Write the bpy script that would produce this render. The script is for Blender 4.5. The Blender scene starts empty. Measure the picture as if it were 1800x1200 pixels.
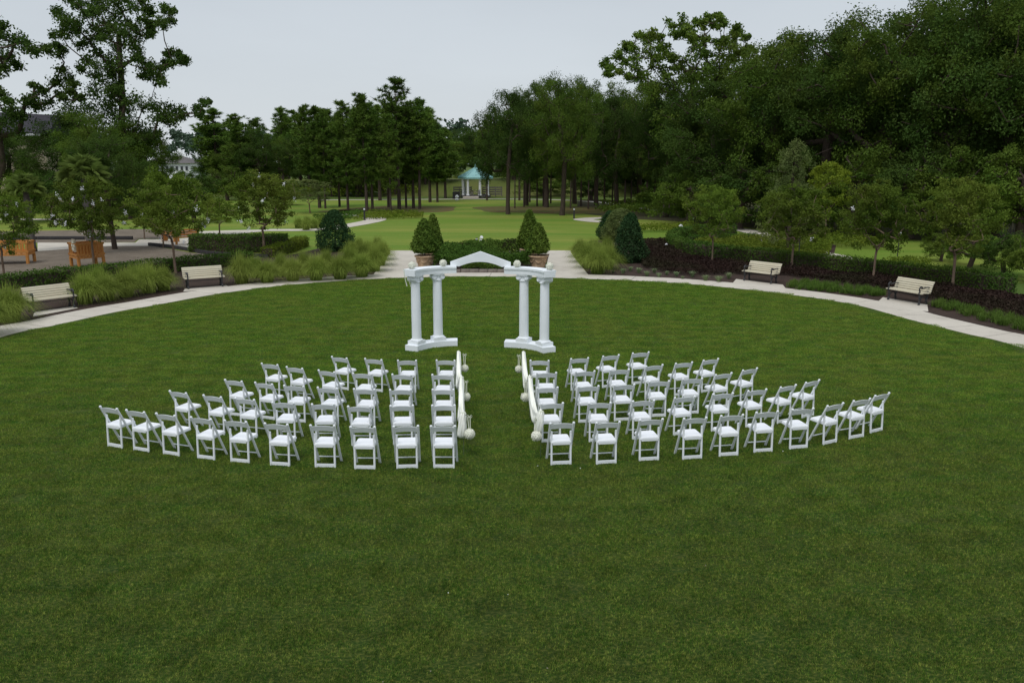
import bpy, math, random
import numpy as np
from math import sin, cos, pi, radians, atan, sqrt

# ------------------------------------------------------------------ camera, sky, sun, exposure
SC = bpy.context.scene
F, YH, CAMH = 1440.0, 285.0, 5.19        # focal length in photo pixels, horizon row, camera height in metres
PITCH = atan((600 - YH) / F)
cam_data = bpy.data.cameras.new("camera")
cam_data.sensor_width = 36.0
cam_data.lens = 36.0 * F / 1800.0
cam_data.clip_start = 0.1
cam_data.clip_end = 3000.0
cam = bpy.data.objects.new("camera", cam_data)
cam.location = (0, 0, CAMH)
cam.rotation_euler = (pi / 2 - PITCH, 0, 0)
SC.collection.objects.link(cam)
SC.camera = cam

SUN_EL, SUN_ROT = radians(60), radians(205)
world = bpy.data.worlds.new("World")
SC.world = world
world.use_nodes = True
wn, wl = world.node_tree.nodes, world.node_tree.links
wn.clear()
w_out = wn.new('ShaderNodeOutputWorld')
w_bg = wn.new('ShaderNodeBackground')
w_bg.inputs['Strength'].default_value = 0.10
w_sky = wn.new('ShaderNodeTexSky')
w_sky.sky_type = 'NISHITA'
w_sky.sun_disc = False
w_sky.sun_elevation = SUN_EL
w_sky.sun_rotation = SUN_ROT
# closed cloud cover: an even grey layer mixed over the clear sky
w_tc = wn.new('ShaderNodeTexCoord')
w_sep = wn.new('ShaderNodeSeparateXYZ')
w_ramp = wn.new('ShaderNodeValToRGB')
w_ramp.color_ramp.elements[0].position = 0.0
w_ramp.color_ramp.elements[0].color = (0.665, 0.71, 0.745, 1)
w_ramp.color_ramp.elements[1].position = 0.30
w_ramp.color_ramp.elements[1].color = (0.545, 0.60, 0.66, 1)
w_e = w_ramp.color_ramp.elements.new(1.0)
w_e.color = (0.86, 0.93, 1.0, 1)
w_noise = wn.new('ShaderNodeTexNoise')
w_noise.inputs['Scale'].default_value = 1.6
w_noise.inputs['Detail'].default_value = 5
w_map = wn.new('ShaderNodeMapping')
w_map.inputs['Scale'].default_value = (1, 1, 4)
w_mr = wn.new('ShaderNodeMapRange')
w_mr.inputs[1].default_value = 0.3
w_mr.inputs[2].default_value = 0.7
w_mr.inputs[3].default_value = 9.3
w_mr.inputs[4].default_value = 10.5
w_mul = wn.new('ShaderNodeVectorMath')
w_mul.operation = 'SCALE'
w_mix = wn.new('ShaderNodeMixRGB')
w_mix.inputs['Fac'].default_value = 0.93
wl.new(w_tc.outputs['Generated'], w_sep.inputs[0])
wl.new(w_sep.outputs['Z'], w_ramp.inputs[0])
wl.new(w_tc.outputs['Generated'], w_map.inputs[0])
wl.new(w_map.outputs[0], w_noise.inputs['Vector'])
wl.new(w_noise.outputs[0], w_mr.inputs[0])
wl.new(w_ramp.outputs[0], w_mul.inputs[0])
wl.new(w_mr.outputs[0], w_mul.inputs[3])
wl.new(w_sky.outputs[0], w_mix.inputs[1])
wl.new(w_mul.outputs[0], w_mix.inputs[2])
wl.new(w_mix.outputs[0], w_bg.inputs[0])
wl.new(w_bg.outputs[0], w_out.inputs[0])

sun_data = bpy.data.lights.new("sun", 'SUN')
sun_data.energy = 1.5
sun_data.angle = radians(25)
sun_data.color = (1.0, 0.98, 0.95)
sun = bpy.data.objects.new("sun", sun_data)
sun.location = (0, 40, 60)
# direction to the sun: azimuth SUN_ROT clockwise from +Y
sun.rotation_euler = (-(pi / 2 - SUN_EL), 0, -SUN_ROT)
SC.collection.objects.link(sun)

SC.view_settings.view_transform = 'Standard'
SC.view_settings.look = 'None'
SC.view_settings.exposure = 0.0
SC.view_settings.gamma = 1.0
SC.view_settings.use_curve_mapping = False
SC.cycles.use_denoising = True
SC.cycles.denoiser = 'OPENIMAGEDENOISE'
SC.cycles.denoising_prefilter = 'NONE'
SC.cycles.max_bounces = 6
SC.cycles.diffuse_bounces = 3
SC.cycles.transparent_max_bounces = 4

rng = np.random.default_rng(11)
random.seed(5)

# ------------------------------------------------------------------ helpers
def ray(px, py):
    x = (px - 900) / F
    v = (600 - py) / F
    return x, cos(PITCH) + v * sin(PITCH), -sin(PITCH) + v * cos(PITCH)

def G(px, py, z=0.0):
    """ground point (x, y) under a photo pixel, on the level plane at height z"""
    x, dy, dz = ray(px, py)
    t = (z - CAMH) / dz
    return x * t, dy * t

def W(px, py, d):
    """point at forward distance d seen at a photo pixel"""
    x, dy, dz = ray(px, py)
    t = d / dy
    return np.array([x * t, d, CAMH + dz * t])

def tag(o, label=None, cat=None, group=None, kind=None):
    if label: o['label'] = label
    if cat: o['category'] = cat
    if group: o['group'] = group
    if kind: o['kind'] = kind
    return o

def link(name, me, parent=None, loc=None, rotz=0.0, scale=None):
    o = bpy.data.objects.new(name, me)
    SC.collection.objects.link(o)
    if parent is not None: o.parent = parent
    if loc is not None: o.location = loc
    if rotz: o.rotation_euler = (0, 0, rotz)
    if scale is not None: o.scale = scale
    return o

def thing(name, label, cat, loc=(0, 0, 0), rotz=0.0, group=None):
    o = link(name, None, None, loc, rotz)
    o.empty_display_size = 0.2
    return tag(o, label, cat, group)

def dup(root, loc, rotz=0.0, label=None, group=None, scale=None):
    r = root.copy(); SC.collection.objects.link(r)
    r.location = loc; r.rotation_euler = (0, 0, rotz)
    if scale is not None: r.scale = scale
    if label: r['label'] = label
    if group: r['group'] = group
    for ch in list(root.children):
        c = ch.copy(); SC.collection.objects.link(c); c.parent = r
        for g in list(ch.children):
            d = g.copy(); SC.collection.objects.link(d); d.parent = c
    return r

def np_mesh(name, V, Fc, mat=None, smooth=False, tint=None):
    """V (n,3); Fc list of (m,k) index arrays"""
    me = bpy.data.meshes.new(name)
    V = np.asarray(V, dtype=np.float32)
    me.vertices.add(len(V)); me.vertices.foreach_set('co', V.ravel())
    Fc = [np.asarray(f, dtype=np.int32) for f in Fc if len(f)]
    loops = np.concatenate([f.ravel() for f in Fc])
    sizes = np.concatenate([np.full(len(f), f.shape[1], dtype=np.int32) for f in Fc])
    starts = np.concatenate([[0], np.cumsum(sizes)[:-1]]).astype(np.int32)
    me.loops.add(len(loops)); me.loops.foreach_set('vertex_index', loops)
    me.polygons.add(len(sizes)); me.polygons.foreach_set('loop_start', starts)
    me.polygons.foreach_set('loop_total', sizes)
    me.polygons.foreach_set('use_smooth', np.full(len(sizes), bool(smooth)))
    me.update(calc_edges=True)
    if tint is not None:
        a = me.attributes.new('tint', 'FLOAT', 'POINT')
        a.data.foreach_set('value', np.asarray(tint, dtype=np.float32))
    if mat is not None: me.materials.append(mat)
    return me

class MB:
    """collects simple shapes, builds ONE mesh"""
    def __init__(s): s.v = []; s.f = {}; s.n = 0
    def add(s, V, faces):
        V = np.asarray(V, float)
        for f in faces: s.f.setdefault(len(f), []).append([i + s.n for i in f])
        s.v.append(V); s.n += len(V); return s
    def box(s, c, d, rz=0.0):
        x, y, z = d[0] / 2, d[1] / 2, d[2] / 2
        V = np.array([(-x, -y, -z), (x, -y, -z), (x, y, -z), (-x, y, -z), (-x, -y, z), (x, -y, z), (x, y, z), (-x, y, z)])
        if rz: V = V @ np.array([[cos(rz), sin(rz), 0], [-sin(rz), cos(rz), 0], [0, 0, 1]])
        return s.add(V + np.array(c), [(3, 2, 1, 0), (4, 5, 6, 7), (0, 1, 5, 4), (1, 2, 6, 5), (2, 3, 7, 6), (3, 0, 4, 7)])
    def bar(s, a, b, w, t, up=(0, 0, 1), ch=0.25):
        """bar from a to b, width w (sideways), thickness t, chamfered edges"""
        a, b = np.array(a, float), np.array(b, float)
        d = (b - a) / np.linalg.norm(b - a)
        u = np.cross(d, np.array(up, float)); u /= np.linalg.norm(u)
        v = np.cross(u, d)
        c = ch * min(w, t)
        W2, T2 = w / 2, t / 2
        pr = [(-W2 + c, -T2), (W2 - c, -T2), (W2, -T2 + c), (W2, T2 - c), (W2 - c, T2), (-W2 + c, T2), (-W2, T2 - c), (-W2, -T2 + c)]
        V = [a + u * p + v * q for p, q in pr] + [b + u * p + v * q for p, q in pr]
        fs = [(i, (i + 1) % 8, 8 + (i + 1) % 8, 8 + i) for i in range(8)]
        fs += [tuple(range(7, -1, -1)), tuple(range(8, 16))]
        return s.add(V, fs)
    def tube(s, pts, rad, n=6, cap=True):
        V, fs = tube_np(pts, rad, n)
        fs = [tuple(f) for f in fs]
        if cap:
            m = len(pts)
            fs += [tuple(range(n - 1, -1, -1)), tuple(range((m - 1) * n, m * n))]
        return s.add(V, fs)
    def lathe(s, prof, c=(0, 0, 0), n=20):
        """prof: list of (r, z)"""
        m = len(prof); V = []
        for r, z in prof:
            for k in range(n):
                a = 2 * pi * k / n
                V.append((c[0] + r * cos(a), c[1] + r * sin(a), c[2] + z))
        fs = [(j * n + k, j * n + (k + 1) % n, (j + 1) * n + (k + 1) % n, (j + 1) * n + k) for j in range(m - 1) for k in range(n)]
        fs += [tuple(range(n - 1, -1, -1)), tuple(range((m - 1) * n, m * n))]
        return s.add(V, fs)
    def prism(s, poly, z0, z1):
        n = len(poly)
        V = [(p[0], p[1], z0) for p in poly] + [(p[0], p[1], z1) for p in poly]
        fs = [(i, (i + 1) % n, n + (i + 1) % n, n + i) for i in range(n)]
        fs += [tuple(range(n - 1, -1, -1)), tuple(range(n, 2 * n))]
        return s.add(V, fs)
    def mesh(s, name, mat, smooth=False):
        return np_mesh(name, np.concatenate(s.v), [np.array(f) for f in s.f.values()], mat, smooth)
    def build(s, name, mat, parent=None, loc=None, rotz=0.0, smooth=False):
        return link(name, s.mesh(name, mat, smooth), parent, loc, rotz)

def tube_np(pts, rad, n=6):
    pts = np.asarray(pts, float); m = len(pts)
    rad = np.broadcast_to(np.asarray(rad, float), (m,))
    T = np.gradient(pts, axis=0); T /= np.linalg.norm(T, axis=1)[:, None] + 1e-9
    ref = np.array([0.0, 0, 1]) if abs(T[0][2]) < 0.9 else np.array([1.0, 0, 0])
    U = np.cross(T, ref); U /= np.linalg.norm(U, axis=1)[:, None] + 1e-9
    Vv = np.cross(T, U)
    a = np.arange(n) * 2 * pi / n
    V = pts[:, None, :] + rad[:, None, None] * (np.cos(a)[None, :, None] * U[:, None, :] + np.sin(a)[None, :, None] * Vv[:, None, :])
    i = np.arange(m - 1)[:, None] * n; k = np.arange(n)[None, :]; k2 = (k + 1) % n
    Fq = np.stack([i + k, i + k2, i + n + k2, i + n + k], -1).reshape(-1, 4)
    return V.reshape(-1, 3), Fq

def smooth_poly(pts, n=12):
    """Catmull-Rom through 2-D points"""
    P = np.asarray(pts, float); P = np.vstack([2 * P[0] - P[1], P, 2 * P[-1] - P[-2]])
    out = []
    for i in range(1, len(P) - 2):
        for k in range(n):
            t = k / n
            out.append(0.5 * ((2 * P[i]) + (-P[i - 1] + P[i + 1]) * t + (2 * P[i - 1] - 5 * P[i] + 4 * P[i + 1] - P[i + 2]) * t * t + (-P[i - 1] + 3 * P[i] - 3 * P[i + 1] + P[i + 2]) * t ** 3))
    out.append(P[-2]); return np.array(out)

def sheet(name, poly, z, mat):
    """flat sheet (any simple polygon), a piece of the ground"""
    me = bpy.data.meshes.new(name)
    me.from_pydata([(p[0], p[1], z) for p in poly], [], [tuple(range(len(poly)))])
    me.update()
    if me.polygons[0].normal.z < 0: me.flip_normals()
    me.materials.append(mat)
    return tag(link(name, me), kind='structure')

def strip(name, line, width, z, mat, off=0.0, joint=0):
    """ribbon along a 2-D line; width to the left of the travel direction starting at off"""
    L = np.asarray(line, float); T = np.gradient(L, axis=0); T /= np.linalg.norm(T, axis=1)[:, None]
    N = np.stack([-T[:, 1], T[:, 0]], 1)
    A = L + N * off; B = L + N * (off + width); n = len(L)
    V = np.zeros((2 * n, 3)); V[:n, :2] = A; V[n:, :2] = B; V[:, 2] = z
    i = np.arange(n - 1)
    if joint:                                # cast slabs: a narrow open joint after every few segments
        q = i[(i % joint) == joint - 1]; e = (V[q + 1] - V[q]); e /= np.linalg.norm(e, axis=1)[:, None]
        e2 = V[n + q + 1] - V[n + q]; e2 /= np.linalg.norm(e2, axis=1)[:, None]
        m0 = 2 * n; V = np.concatenate([V, V[q + 1] - e * .016, V[n + q + 1] - e2 * .016])
        Fq = [[a, a + 1, n + a + 1, n + a] for a in i if a not in set(q.tolist())] + [[a, m0 + k, m0 + len(q) + k, n + a] for k, a in enumerate(q)]
    else: Fq = np.stack([i, i + 1, n + i + 1, n + i], 1)
    me = np_mesh(name, V, [np.array(Fq)], mat)
    if me.polygons[0].normal.z < 0: me.flip_normals()
    return tag(link(name, me), kind='structure')

def inpoly(P, poly):
    poly = np.asarray(poly); x, y = P[:, 0], P[:, 1]; ins = np.zeros(len(P), bool)
    j = len(poly) - 1
    for i in range(len(poly)):
        xi, yi = poly[i]; xj, yj = poly[j]
        c = ((yi > y) != (yj > y)) & (x < (xj - xi) * (y - yi) / (yj - yi + 1e-12) + xi)
        ins ^= c; j = i
    return ins

def scatter(poly, dens, r=rng):
    poly = np.asarray(poly, float); lo, hi = poly.min(0), poly.max(0)
    n = int(dens * np.prod(hi - lo)); P = lo + r.random((n, 2)) * (hi - lo)
    return P[inpoly(P, poly)]

def vnoise(P, s, seed=0):
    """cheap smooth value noise on 2-D points, 0..1"""
    P = np.asarray(P, float)[:, :2] / s; i = np.floor(P).astype(int); f = P - i; f = f * f * (3 - 2 * f)
    def h(a, b):
        v = np.sin(a * 127.1 + b * 311.7 + seed * 74.7) * 43758.5453; return v - np.floor(v)
    a = h(i[:, 0], i[:, 1]); b = h(i[:, 0] + 1, i[:, 1]); c = h(i[:, 0], i[:, 1] + 1); d = h(i[:, 0] + 1, i[:, 1] + 1)
    return (a * (1 - f[:, 0]) + b * f[:, 0]) * (1 - f[:, 1]) + (c * (1 - f[:, 0]) + d * f[:, 0]) * f[:, 1]

def unit(v): return v / (np.linalg.norm(v, axis=-1, keepdims=True) + 1e-9)

def leaf_quads(C, size, out=None, up=0.5, aspect=0.5, r=rng):
    """kite-shaped leaves at C; returns V, F"""
    n = len(C); size = np.broadcast_to(size, (n,))[:, None]
    nrm = r.normal(size=(n, 3)) + np.array([0, 0, up])
    if out is not None: nrm = nrm + out
    nrm = unit(nrm)
    t1 = unit(np.cross(nrm, r.normal(size=(n, 3)))); t2 = np.cross(nrm, t1)
    V = np.stack([C - t1 * size, C + t2 * size * aspect, C + t1 * size, C - t2 * size * aspect], 1)
    V[:, 0] -= nrm * size * 0.25; V[:, 2] -= nrm * size * 0.25
    return V.reshape(-1, 3), np.arange(4 * n).reshape(-1, 4)

def blades(B, h, w, lean, r=rng, seg=3, droop=0.5):
    """arching grass blades rooted at B (n,3)"""
    n = len(B); a = r.random(n) * 2 * pi
    h = np.broadcast_to(h, (n,)); w = np.broadcast_to(w, (n,)); lean = np.broadcast_to(lean, (n,))
    D = np.stack([np.cos(a), np.sin(a), 0 * a], 1); S = np.stack([-np.sin(a), np.cos(a), 0 * a], 1)
    rows = []
    for k in range(seg + 1):
        t = k / seg
        c = B + D * (lean * (t * 0.35 + t * t * 0.65))[:, None]; c[:, 2] += h * (t - droop * t * t * t)
        ww = (w * (1 - t) + 0.0005)[:, None] * S / 2
        rows.append(c - ww); rows.append(c + ww)
    V = np.stack(rows, 1).reshape(-1, 3); m = 2 * (seg + 1); i = (np.arange(n) * m)[:, None]
    q = np.array([[2 * k, 2 * k + 1, 2 * k + 3, 2 * k + 2] for k in range(seg)])
    return V, (i[:, :, None] + q[None]).reshape(-1, 4)

# ------------------------------------------------------------------ materials
def rgb(c): return (c[0], c[1], c[2], 1)

class NT:
    def __init__(s, name):
        s.m = bpy.data.materials.new(name); s.m.use_nodes = True
        s.n = s.m.node_tree.nodes; s.l = s.m.node_tree.links; s.n.clear()
        s.out = s.n.new('ShaderNodeOutputMaterial')
    def new(s, t, **k):
        x = s.n.new(t)
        for a, b in k.items(): setattr(x, a, b)
        return x
    def noise(s, vec, scale, detail=4, rough=0.55):
        x = s.n.new('ShaderNodeTexNoise'); x.inputs['Scale'].default_value = scale
        x.inputs['Detail'].default_value = detail; x.inputs['Roughness'].default_value = rough
        if vec: s.l.new(vec, x.inputs['Vector'])
        return x.outputs[0]
    def maprange(s, v, a, b, c, d):
        x = s.n.new('ShaderNodeMapRange'); s.l.new(v, x.inputs[0])
        for i, q in enumerate((a, b, c, d)): x.inputs[i + 1].default_value = q
        return x.outputs[0]
    def mix(s, f, a, b, mode='MIX'):
        x = s.n.new('ShaderNodeMixRGB'); x.blend_type = mode
        for i, q in ((0, f), (1, a), (2, b)):
            if isinstance(q, (int, float)): x.inputs[i].default_value = q
            elif isinstance(q, tuple): x.inputs[i].default_value = q
            else: s.l.new(q, x.inputs[i])
        return x.outputs[0]
    def math(s, op, a, b):
        x = s.n.new('ShaderNodeMath'); x.operation = op
        for i, q in ((0, a), (1, b)):
            if isinstance(q, (int, float)): x.inputs[i].default_value = q
            else: s.l.new(q, x.inputs[i])
        return x.outputs[0]
    def scaled(s, vec, sc):
        x = s.n.new('ShaderNodeMapping'); x.inputs['Scale'].default_value = sc; s.l.new(vec, x.inputs[0]); return x.outputs[0]
    def pos(s): return s.n.new('ShaderNodeNewGeometry').outputs['Position']
    def obj(s): return s.n.new('ShaderNodeTexCoord').outputs['Object']
    def principled(s, col, rough=0.6, spec=0.5, bump=None, bstr=0.3, bdist=0.01):
        p = s.n.new('ShaderNodeBsdfPrincipled')
        if isinstance(col, tuple): p.inputs['Base Color'].default_value = col
        else: s.l.new(col, p.inputs['Base Color'])
        if isinstance(rough, float): p.inputs['Roughness'].default_value = rough
        else: s.l.new(rough, p.inputs['Roughness'])
        p.inputs['Specular IOR Level'].default_value = spec
        if bump is not None:
            b = s.n.new('ShaderNodeBump'); b.inputs['Strength'].default_value = bstr; b.inputs['Distance'].default_value = bdist
            s.l.new(bump, b.inputs['Height']); s.l.new(b.outputs[0], p.inputs['Normal'])
        s.l.new(p.outputs[0], s.out.inputs[0]); return p

def m_plain(name, c1, c2=None, scale=4.0, rough=0.6, spec=0.4, bump=0.0, world=False, stretch=None, detail=4):
    t = NT(name); v = t.pos() if world else t.obj()
    if stretch: v = t.scaled(v, stretch)
    n = t.noise(v, scale, detail)
    c = t.mix(t.maprange(n, 0.3, 0.7, 0, 1), rgb(c1), rgb(c2 or tuple(x * 0.85 for x in c1)))
    t.principled(c, rough, spec, n if bump else None, bump or 0.1, 0.01)
    return t.m

def m_leaf(name, c1, c2, c3=None, trans=0.3, osc=0.25):
    """foliage: per-leaf tint, slow colour drift, per-plant brightness"""
    t = NT(name)
    at = t.new('ShaderNodeAttribute', attribute_name='tint')
    oi = t.new('ShaderNodeObjectInfo')
    c = t.mix(at.outputs['Fac'], rgb(c1), rgb(c2))
    n = t.noise(t.pos(), 0.35, 2)
    c = t.mix(t.maprange(n, 0.42, 0.68, 0, 0.55), c, rgb(c3 or c2))
    br = t.maprange(oi.outputs['Random'], 0, 1, 1 - osc, 1 + osc)
    x = t.new('ShaderNodeVectorMath', operation='SCALE'); t.l.new(c, x.inputs[0]); t.l.new(br, x.inputs[3])
    d = t.new('ShaderNodeBsdfDiffuse'); t.l.new(x.outputs[0], d.inputs[0])
    tr = t.new('ShaderNodeBsdfTranslucent'); t.l.new(x.outputs[0], tr.inputs[0])
    gl = t.new('ShaderNodeBsdfGlossy'); gl.inputs['Roughness'].default_value = 0.45; gl.inputs['Color'].default_value = (0.5, 0.55, 0.55, 1)
    ms = t.new('ShaderNodeMixShader'); ms.inputs[0].default_value = trans
    t.l.new(d.outputs[0], ms.inputs[1]); t.l.new(tr.outputs[0], ms.inputs[2])
    m2 = t.new('ShaderNodeMixShader'); m2.inputs[0].default_value = 0.008
    t.l.new(ms.outputs[0], m2.inputs[1]); t.l.new(gl.outputs[0], m2.inputs[2])
    t.l.new(m2.outputs[0], t.out.inputs[0]); return t.m

def m_lawn(name, base, yellow, dark, blade=False):
    """turf: mown streaks, dry patches and darker tufts, the same on soil and on blades"""
    t = NT(name); P = t.pos()
    big = t.noise(P, 0.22, 4)
    mid = t.noise(t.scaled(P, (0.8, 2.2, 1)), 1.1, 5, 0.65)
    fine = t.noise(t.scaled(P, (1, 1.7, 1)), 16, 6, 0.8)
    c = t.mix(t.maprange(big, 0.35, 0.68, 0.0, 0.5), rgb(base), rgb(yellow))
    mid2 = t.noise(t.scaled(P, (0.7, 2.4, 1)), 2.6, 4, 0.7)
    c = t.mix(t.maprange(mid, 0.44, 0.60, 0.0, 0.85), c, rgb(dark))
    c = t.mix(t.maprange(mid2, 0.50, 0.66, 0.0, 0.55), c, rgb(tuple(x * 0.62 for x in yellow)))
    sp = t.new('ShaderNodeSeparateXYZ'); t.l.new(P, sp.inputs[0])   # near turf a darker green, with vignette falloff painted into the colour
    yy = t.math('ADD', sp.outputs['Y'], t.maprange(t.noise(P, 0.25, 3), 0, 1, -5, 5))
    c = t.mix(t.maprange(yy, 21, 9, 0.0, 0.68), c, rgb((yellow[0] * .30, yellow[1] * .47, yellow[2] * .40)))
    c = t.mix(t.maprange(fine, 0.5, 0.62, 0.0, 0.75), c, rgb(tuple(x * 1.45 for x in yellow)))
    c = t.mix(t.maprange(fine, 0.5, 0.38, 0.0, 0.7), c, rgb(tuple(x * 0.45 for x in dark)))
    f2 = t.maprange(t.noise(P, 2.2, 3), 0.3, 0.7, 0.8, 1.2)
    x = t.new('ShaderNodeVectorMath', operation='SCALE'); t.l.new(c, x.inputs[0]); t.l.new(f2, x.inputs[3]); c = x.outputs[0]
    if blade:
        at = t.new('ShaderNodeAttribute', attribute_name='tint')
        k = t.maprange(at.outputs['Fac'], 0, 1, 0.6, 1.4)
        x = t.new('ShaderNodeVectorMath', operation='SCALE'); t.l.new(c, x.inputs[0]); t.l.new(k, x.inputs[3]); c = x.outputs[0]
        d = t.new('ShaderNodeBsdfDiffuse'); t.l.new(c, d.inputs[0])
        tr = t.new('ShaderNodeBsdfTranslucent'); t.l.new(c, tr.inputs[0])
        ms = t.new('ShaderNodeMixShader'); ms.inputs[0].default_value = 0.35
        t.l.new(d.outputs[0], ms.inputs[1]); t.l.new(tr.outputs[0], ms.inputs[2]); t.l.new(ms.outputs[0], t.out.inputs[0])
    else:
        t.principled(c, 0.95, 0.1, fine, 0.5, 0.03)
    return t.m

M = {}
M['chair'] = m_plain('white_resin', (0.84, 0.86, 0.88), (0.80, 0.82, 0.85), 9, 0.38, 0.45)
M['pad'] = m_plain('white_vinyl_pad', (0.86, 0.87, 0.89), (0.82, 0.83, 0.86), 14, 0.45, 0.4, 0.05)
M['arch'] = m_plain('white_painted_plaster', (0.86, 0.885, 0.91), (0.80, 0.835, 0.865), 3, 0.55, 0.35, 0.08)
M['fabric'] = m_plain('ivory_fabric', (0.90, 0.90, 0.83), (0.85, 0.85, 0.77), 12, 0.85, 0.15, 0.2)
M['flower'] = m_plain('cream_flowers', (0.93, 0.93, 0.82), (0.88, 0.88, 0.74), 30, 0.8, 0.2)
M['flower_white'] = m_plain('white_blossom', (0.88, 0.88, 0.90), (0.8, 0.8, 0.82), 10, 0.8, 0.2)
M['ribbon'] = m_plain('pale_ribbon', (0.62, 0.64, 0.52), (0.54, 0.56, 0.44), 20, 0.5, 0.4)
M['rod'] = m_plain('green_metal_rod', (0.10, 0.13, 0.08), None, 8, 0.35, 0.5)
M['slat'] = m_plain('cream_slats', (0.62, 0.57, 0.44), (0.54, 0.48, 0.35), 3, 0.6, 0.35, 0.1, stretch=(1, 8, 8))
M['iron'] = m_plain('black_iron', (0.018, 0.018, 0.02), (0.03, 0.03, 0.032), 20, 0.5, 0.5)
M['terra'] = m_plain('terracotta', (0.56, 0.40, 0.26), (0.38, 0.25, 0.155), 6, 0.85, 0.2, 0.35)
M['soil'] = m_plain('potting_soil', (0.03, 0.022, 0.016), None, 20, 0.95, 0.1, 0.5)
M['cedar'] = m_plain('orange_stained_cedar', (0.56, 0.25, 0.06), (0.42, 0.17, 0.04), 5, 0.55, 0.35, 0.15, stretch=(6, 6, 1))
M['darkwood'] = m_plain('dark_timber', (0.035, 0.033, 0.035), (0.06, 0.055, 0.055), 8, 0.8, 0.2, 0.3)
M['stone'] = m_plain('grey_kerb_stone', (0.26, 0.22, 0.19), (0.15, 0.125, 0.11), 5, 0.9, 0.2, 0.4)
M['bark'] = m_plain('brown_bark', (0.10, 0.075, 0.058), (0.05, 0.038, 0.03), 5, 0.95, 0.1, 0.6, stretch=(3, 3, 0.6))
M['bark_pine'] = m_plain('pine_bark', (0.10, 0.075, 0.06), (0.05, 0.036, 0.03), 4, 0.95, 0.1, 0.6, stretch=(3, 3, 0.8))
M['bark_pale'] = m_plain('pale_smooth_bark', (0.24, 0.17, 0.12), (0.15, 0.10, 0.07), 4, 0.85, 0.2, 0.2, stretch=(3, 3, 0.8))
M['bark_palm'] = m_plain('grey_palm_bark', (0.16, 0.14, 0.13), (0.09, 0.08, 0.075), 6, 0.95, 0.1, 0.6, stretch=(1, 1, 4))
M['teal'] = m_plain('teal_metal_roof', (0.27, 0.50, 0.49), (0.22, 0.43, 0.43), 3, 0.45, 0.5)
M['white'] = m_plain('white_paint', (0.78, 0.78, 0.80), (0.70, 0.70, 0.72), 3, 0.5, 0.4)
M['grey'] = m_plain('grey_timber', (0.16, 0.14, 0.13), (0.10, 0.09, 0.085), 5, 0.85, 0.2, 0.2)
M['cream'] = m_plain('cream_stucco', (0.55, 0.47, 0.36), (0.48, 0.40, 0.30), 2, 0.9, 0.15, 0.15)
M['shingle'] = m_plain('dark_roof_shingle', (0.045, 0.042, 0.05), (0.03, 0.028, 0.034), 6, 0.9, 0.2, 0.3)
M['shingle2'] = m_plain('grey_roof_shingle', (0.15, 0.135, 0.13), (0.11, 0.10, 0.10), 6, 0.9, 0.2, 0.3)
M['glass'] = m_plain('dark_glass', (0.03, 0.035, 0.04), None, 5, 0.1, 0.6)
M['black'] = m_plain('black_plastic', (0.012, 0.012, 0.014), None, 5, 0.5, 0.5)

M['oak'] = m_leaf('oak_leaves', (0.048, 0.094, 0.014), (0.128, 0.202, 0.028), (0.150, 0.188, 0.031))
M['oak2'] = m_leaf('deep_green_leaves', (0.032, 0.066, 0.013), (0.082, 0.145, 0.026), (0.094, 0.130, 0.026))
M['pine'] = m_leaf('pine_needles', (0.054, 0.110, 0.018), (0.130, 0.215, 0.034), (0.145, 0.195, 0.030), 0.15)
M['crape'] = m_leaf('crape_myrtle_leaves', (0.066, 0.116, 0.015), (0.155, 0.230, 0.030), (0.185, 0.205, 0.034))
M['cypress'] = m_leaf('feathery_grey_green', (0.070, 0.100, 0.032), (0.155, 0.195, 0.060), (0.16, 0.18, 0.055))
M['lime'] = m_leaf('yellow_green_leaves', (0.14, 0.21, 0.02), (0.28, 0.35, 0.035), (0.27, 0.32, 0.04))
M['hedge'] = m_leaf('clipped_hedge_leaves', (0.036, 0.082, 0.014), (0.095, 0.180, 0.028), (0.105, 0.155, 0.024), 0.2, 0.08)
M['hedge2'] = m_leaf('lighter_hedge_leaves', (0.085, 0.130, 0.014), (0.17, 0.235, 0.025), (0.19, 0.21, 0.03), 0.25, 0.1)
M['holly'] = m_leaf('dark_evergreen_leaves', (0.018, 0.048, 0.016), (0.042, 0.090, 0.030), (0.036, 0.066, 0.026), 0.1, 0.12)
M['topiary'] = m_leaf('topiary_leaves', (0.036, 0.085, 0.014), (0.145, 0.225, 0.034), (0.15, 0.195, 0.03), 0.2, 0.1)
M['grassclump'] = m_leaf('ornamental_grass', (0.10, 0.165, 0.028), (0.30, 0.38, 0.070), (0.31, 0.35, 0.08), 0.35, 0.15)
M['burgundy'] = m_leaf('burgundy_leaves', (0.020, 0.012, 0.010), (0.050, 0.029, 0.023), (0.030, 0.034, 0.014), 0.15, 0.1)
M['liriope'] = m_leaf('strap_leaves', (0.050, 0.105, 0.018), (0.13, 0.21, 0.035), (0.13, 0.175, 0.035), 0.3, 0.1)
M['variegated'] = m_leaf('variegated_leaves', (0.12, 0.20, 0.07), (0.38, 0.44, 0.26), (0.25, 0.30, 0.14), 0.3, 0.1)
M['palm'] = m_leaf('palm_fronds', (0.17, 0.235, 0.055), (0.24, 0.31, 0.08), (0.24, 0.29, 0.075), 0.25, 0.2)
M['far'] = m_leaf('far_tree_leaves', (0.050, 0.085, 0.055), (0.080, 0.120, 0.078), (0.07, 0.10, 0.065), 0.1, 0.1)  # aerial haze put into the leaf colour, no air volume is built

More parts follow.
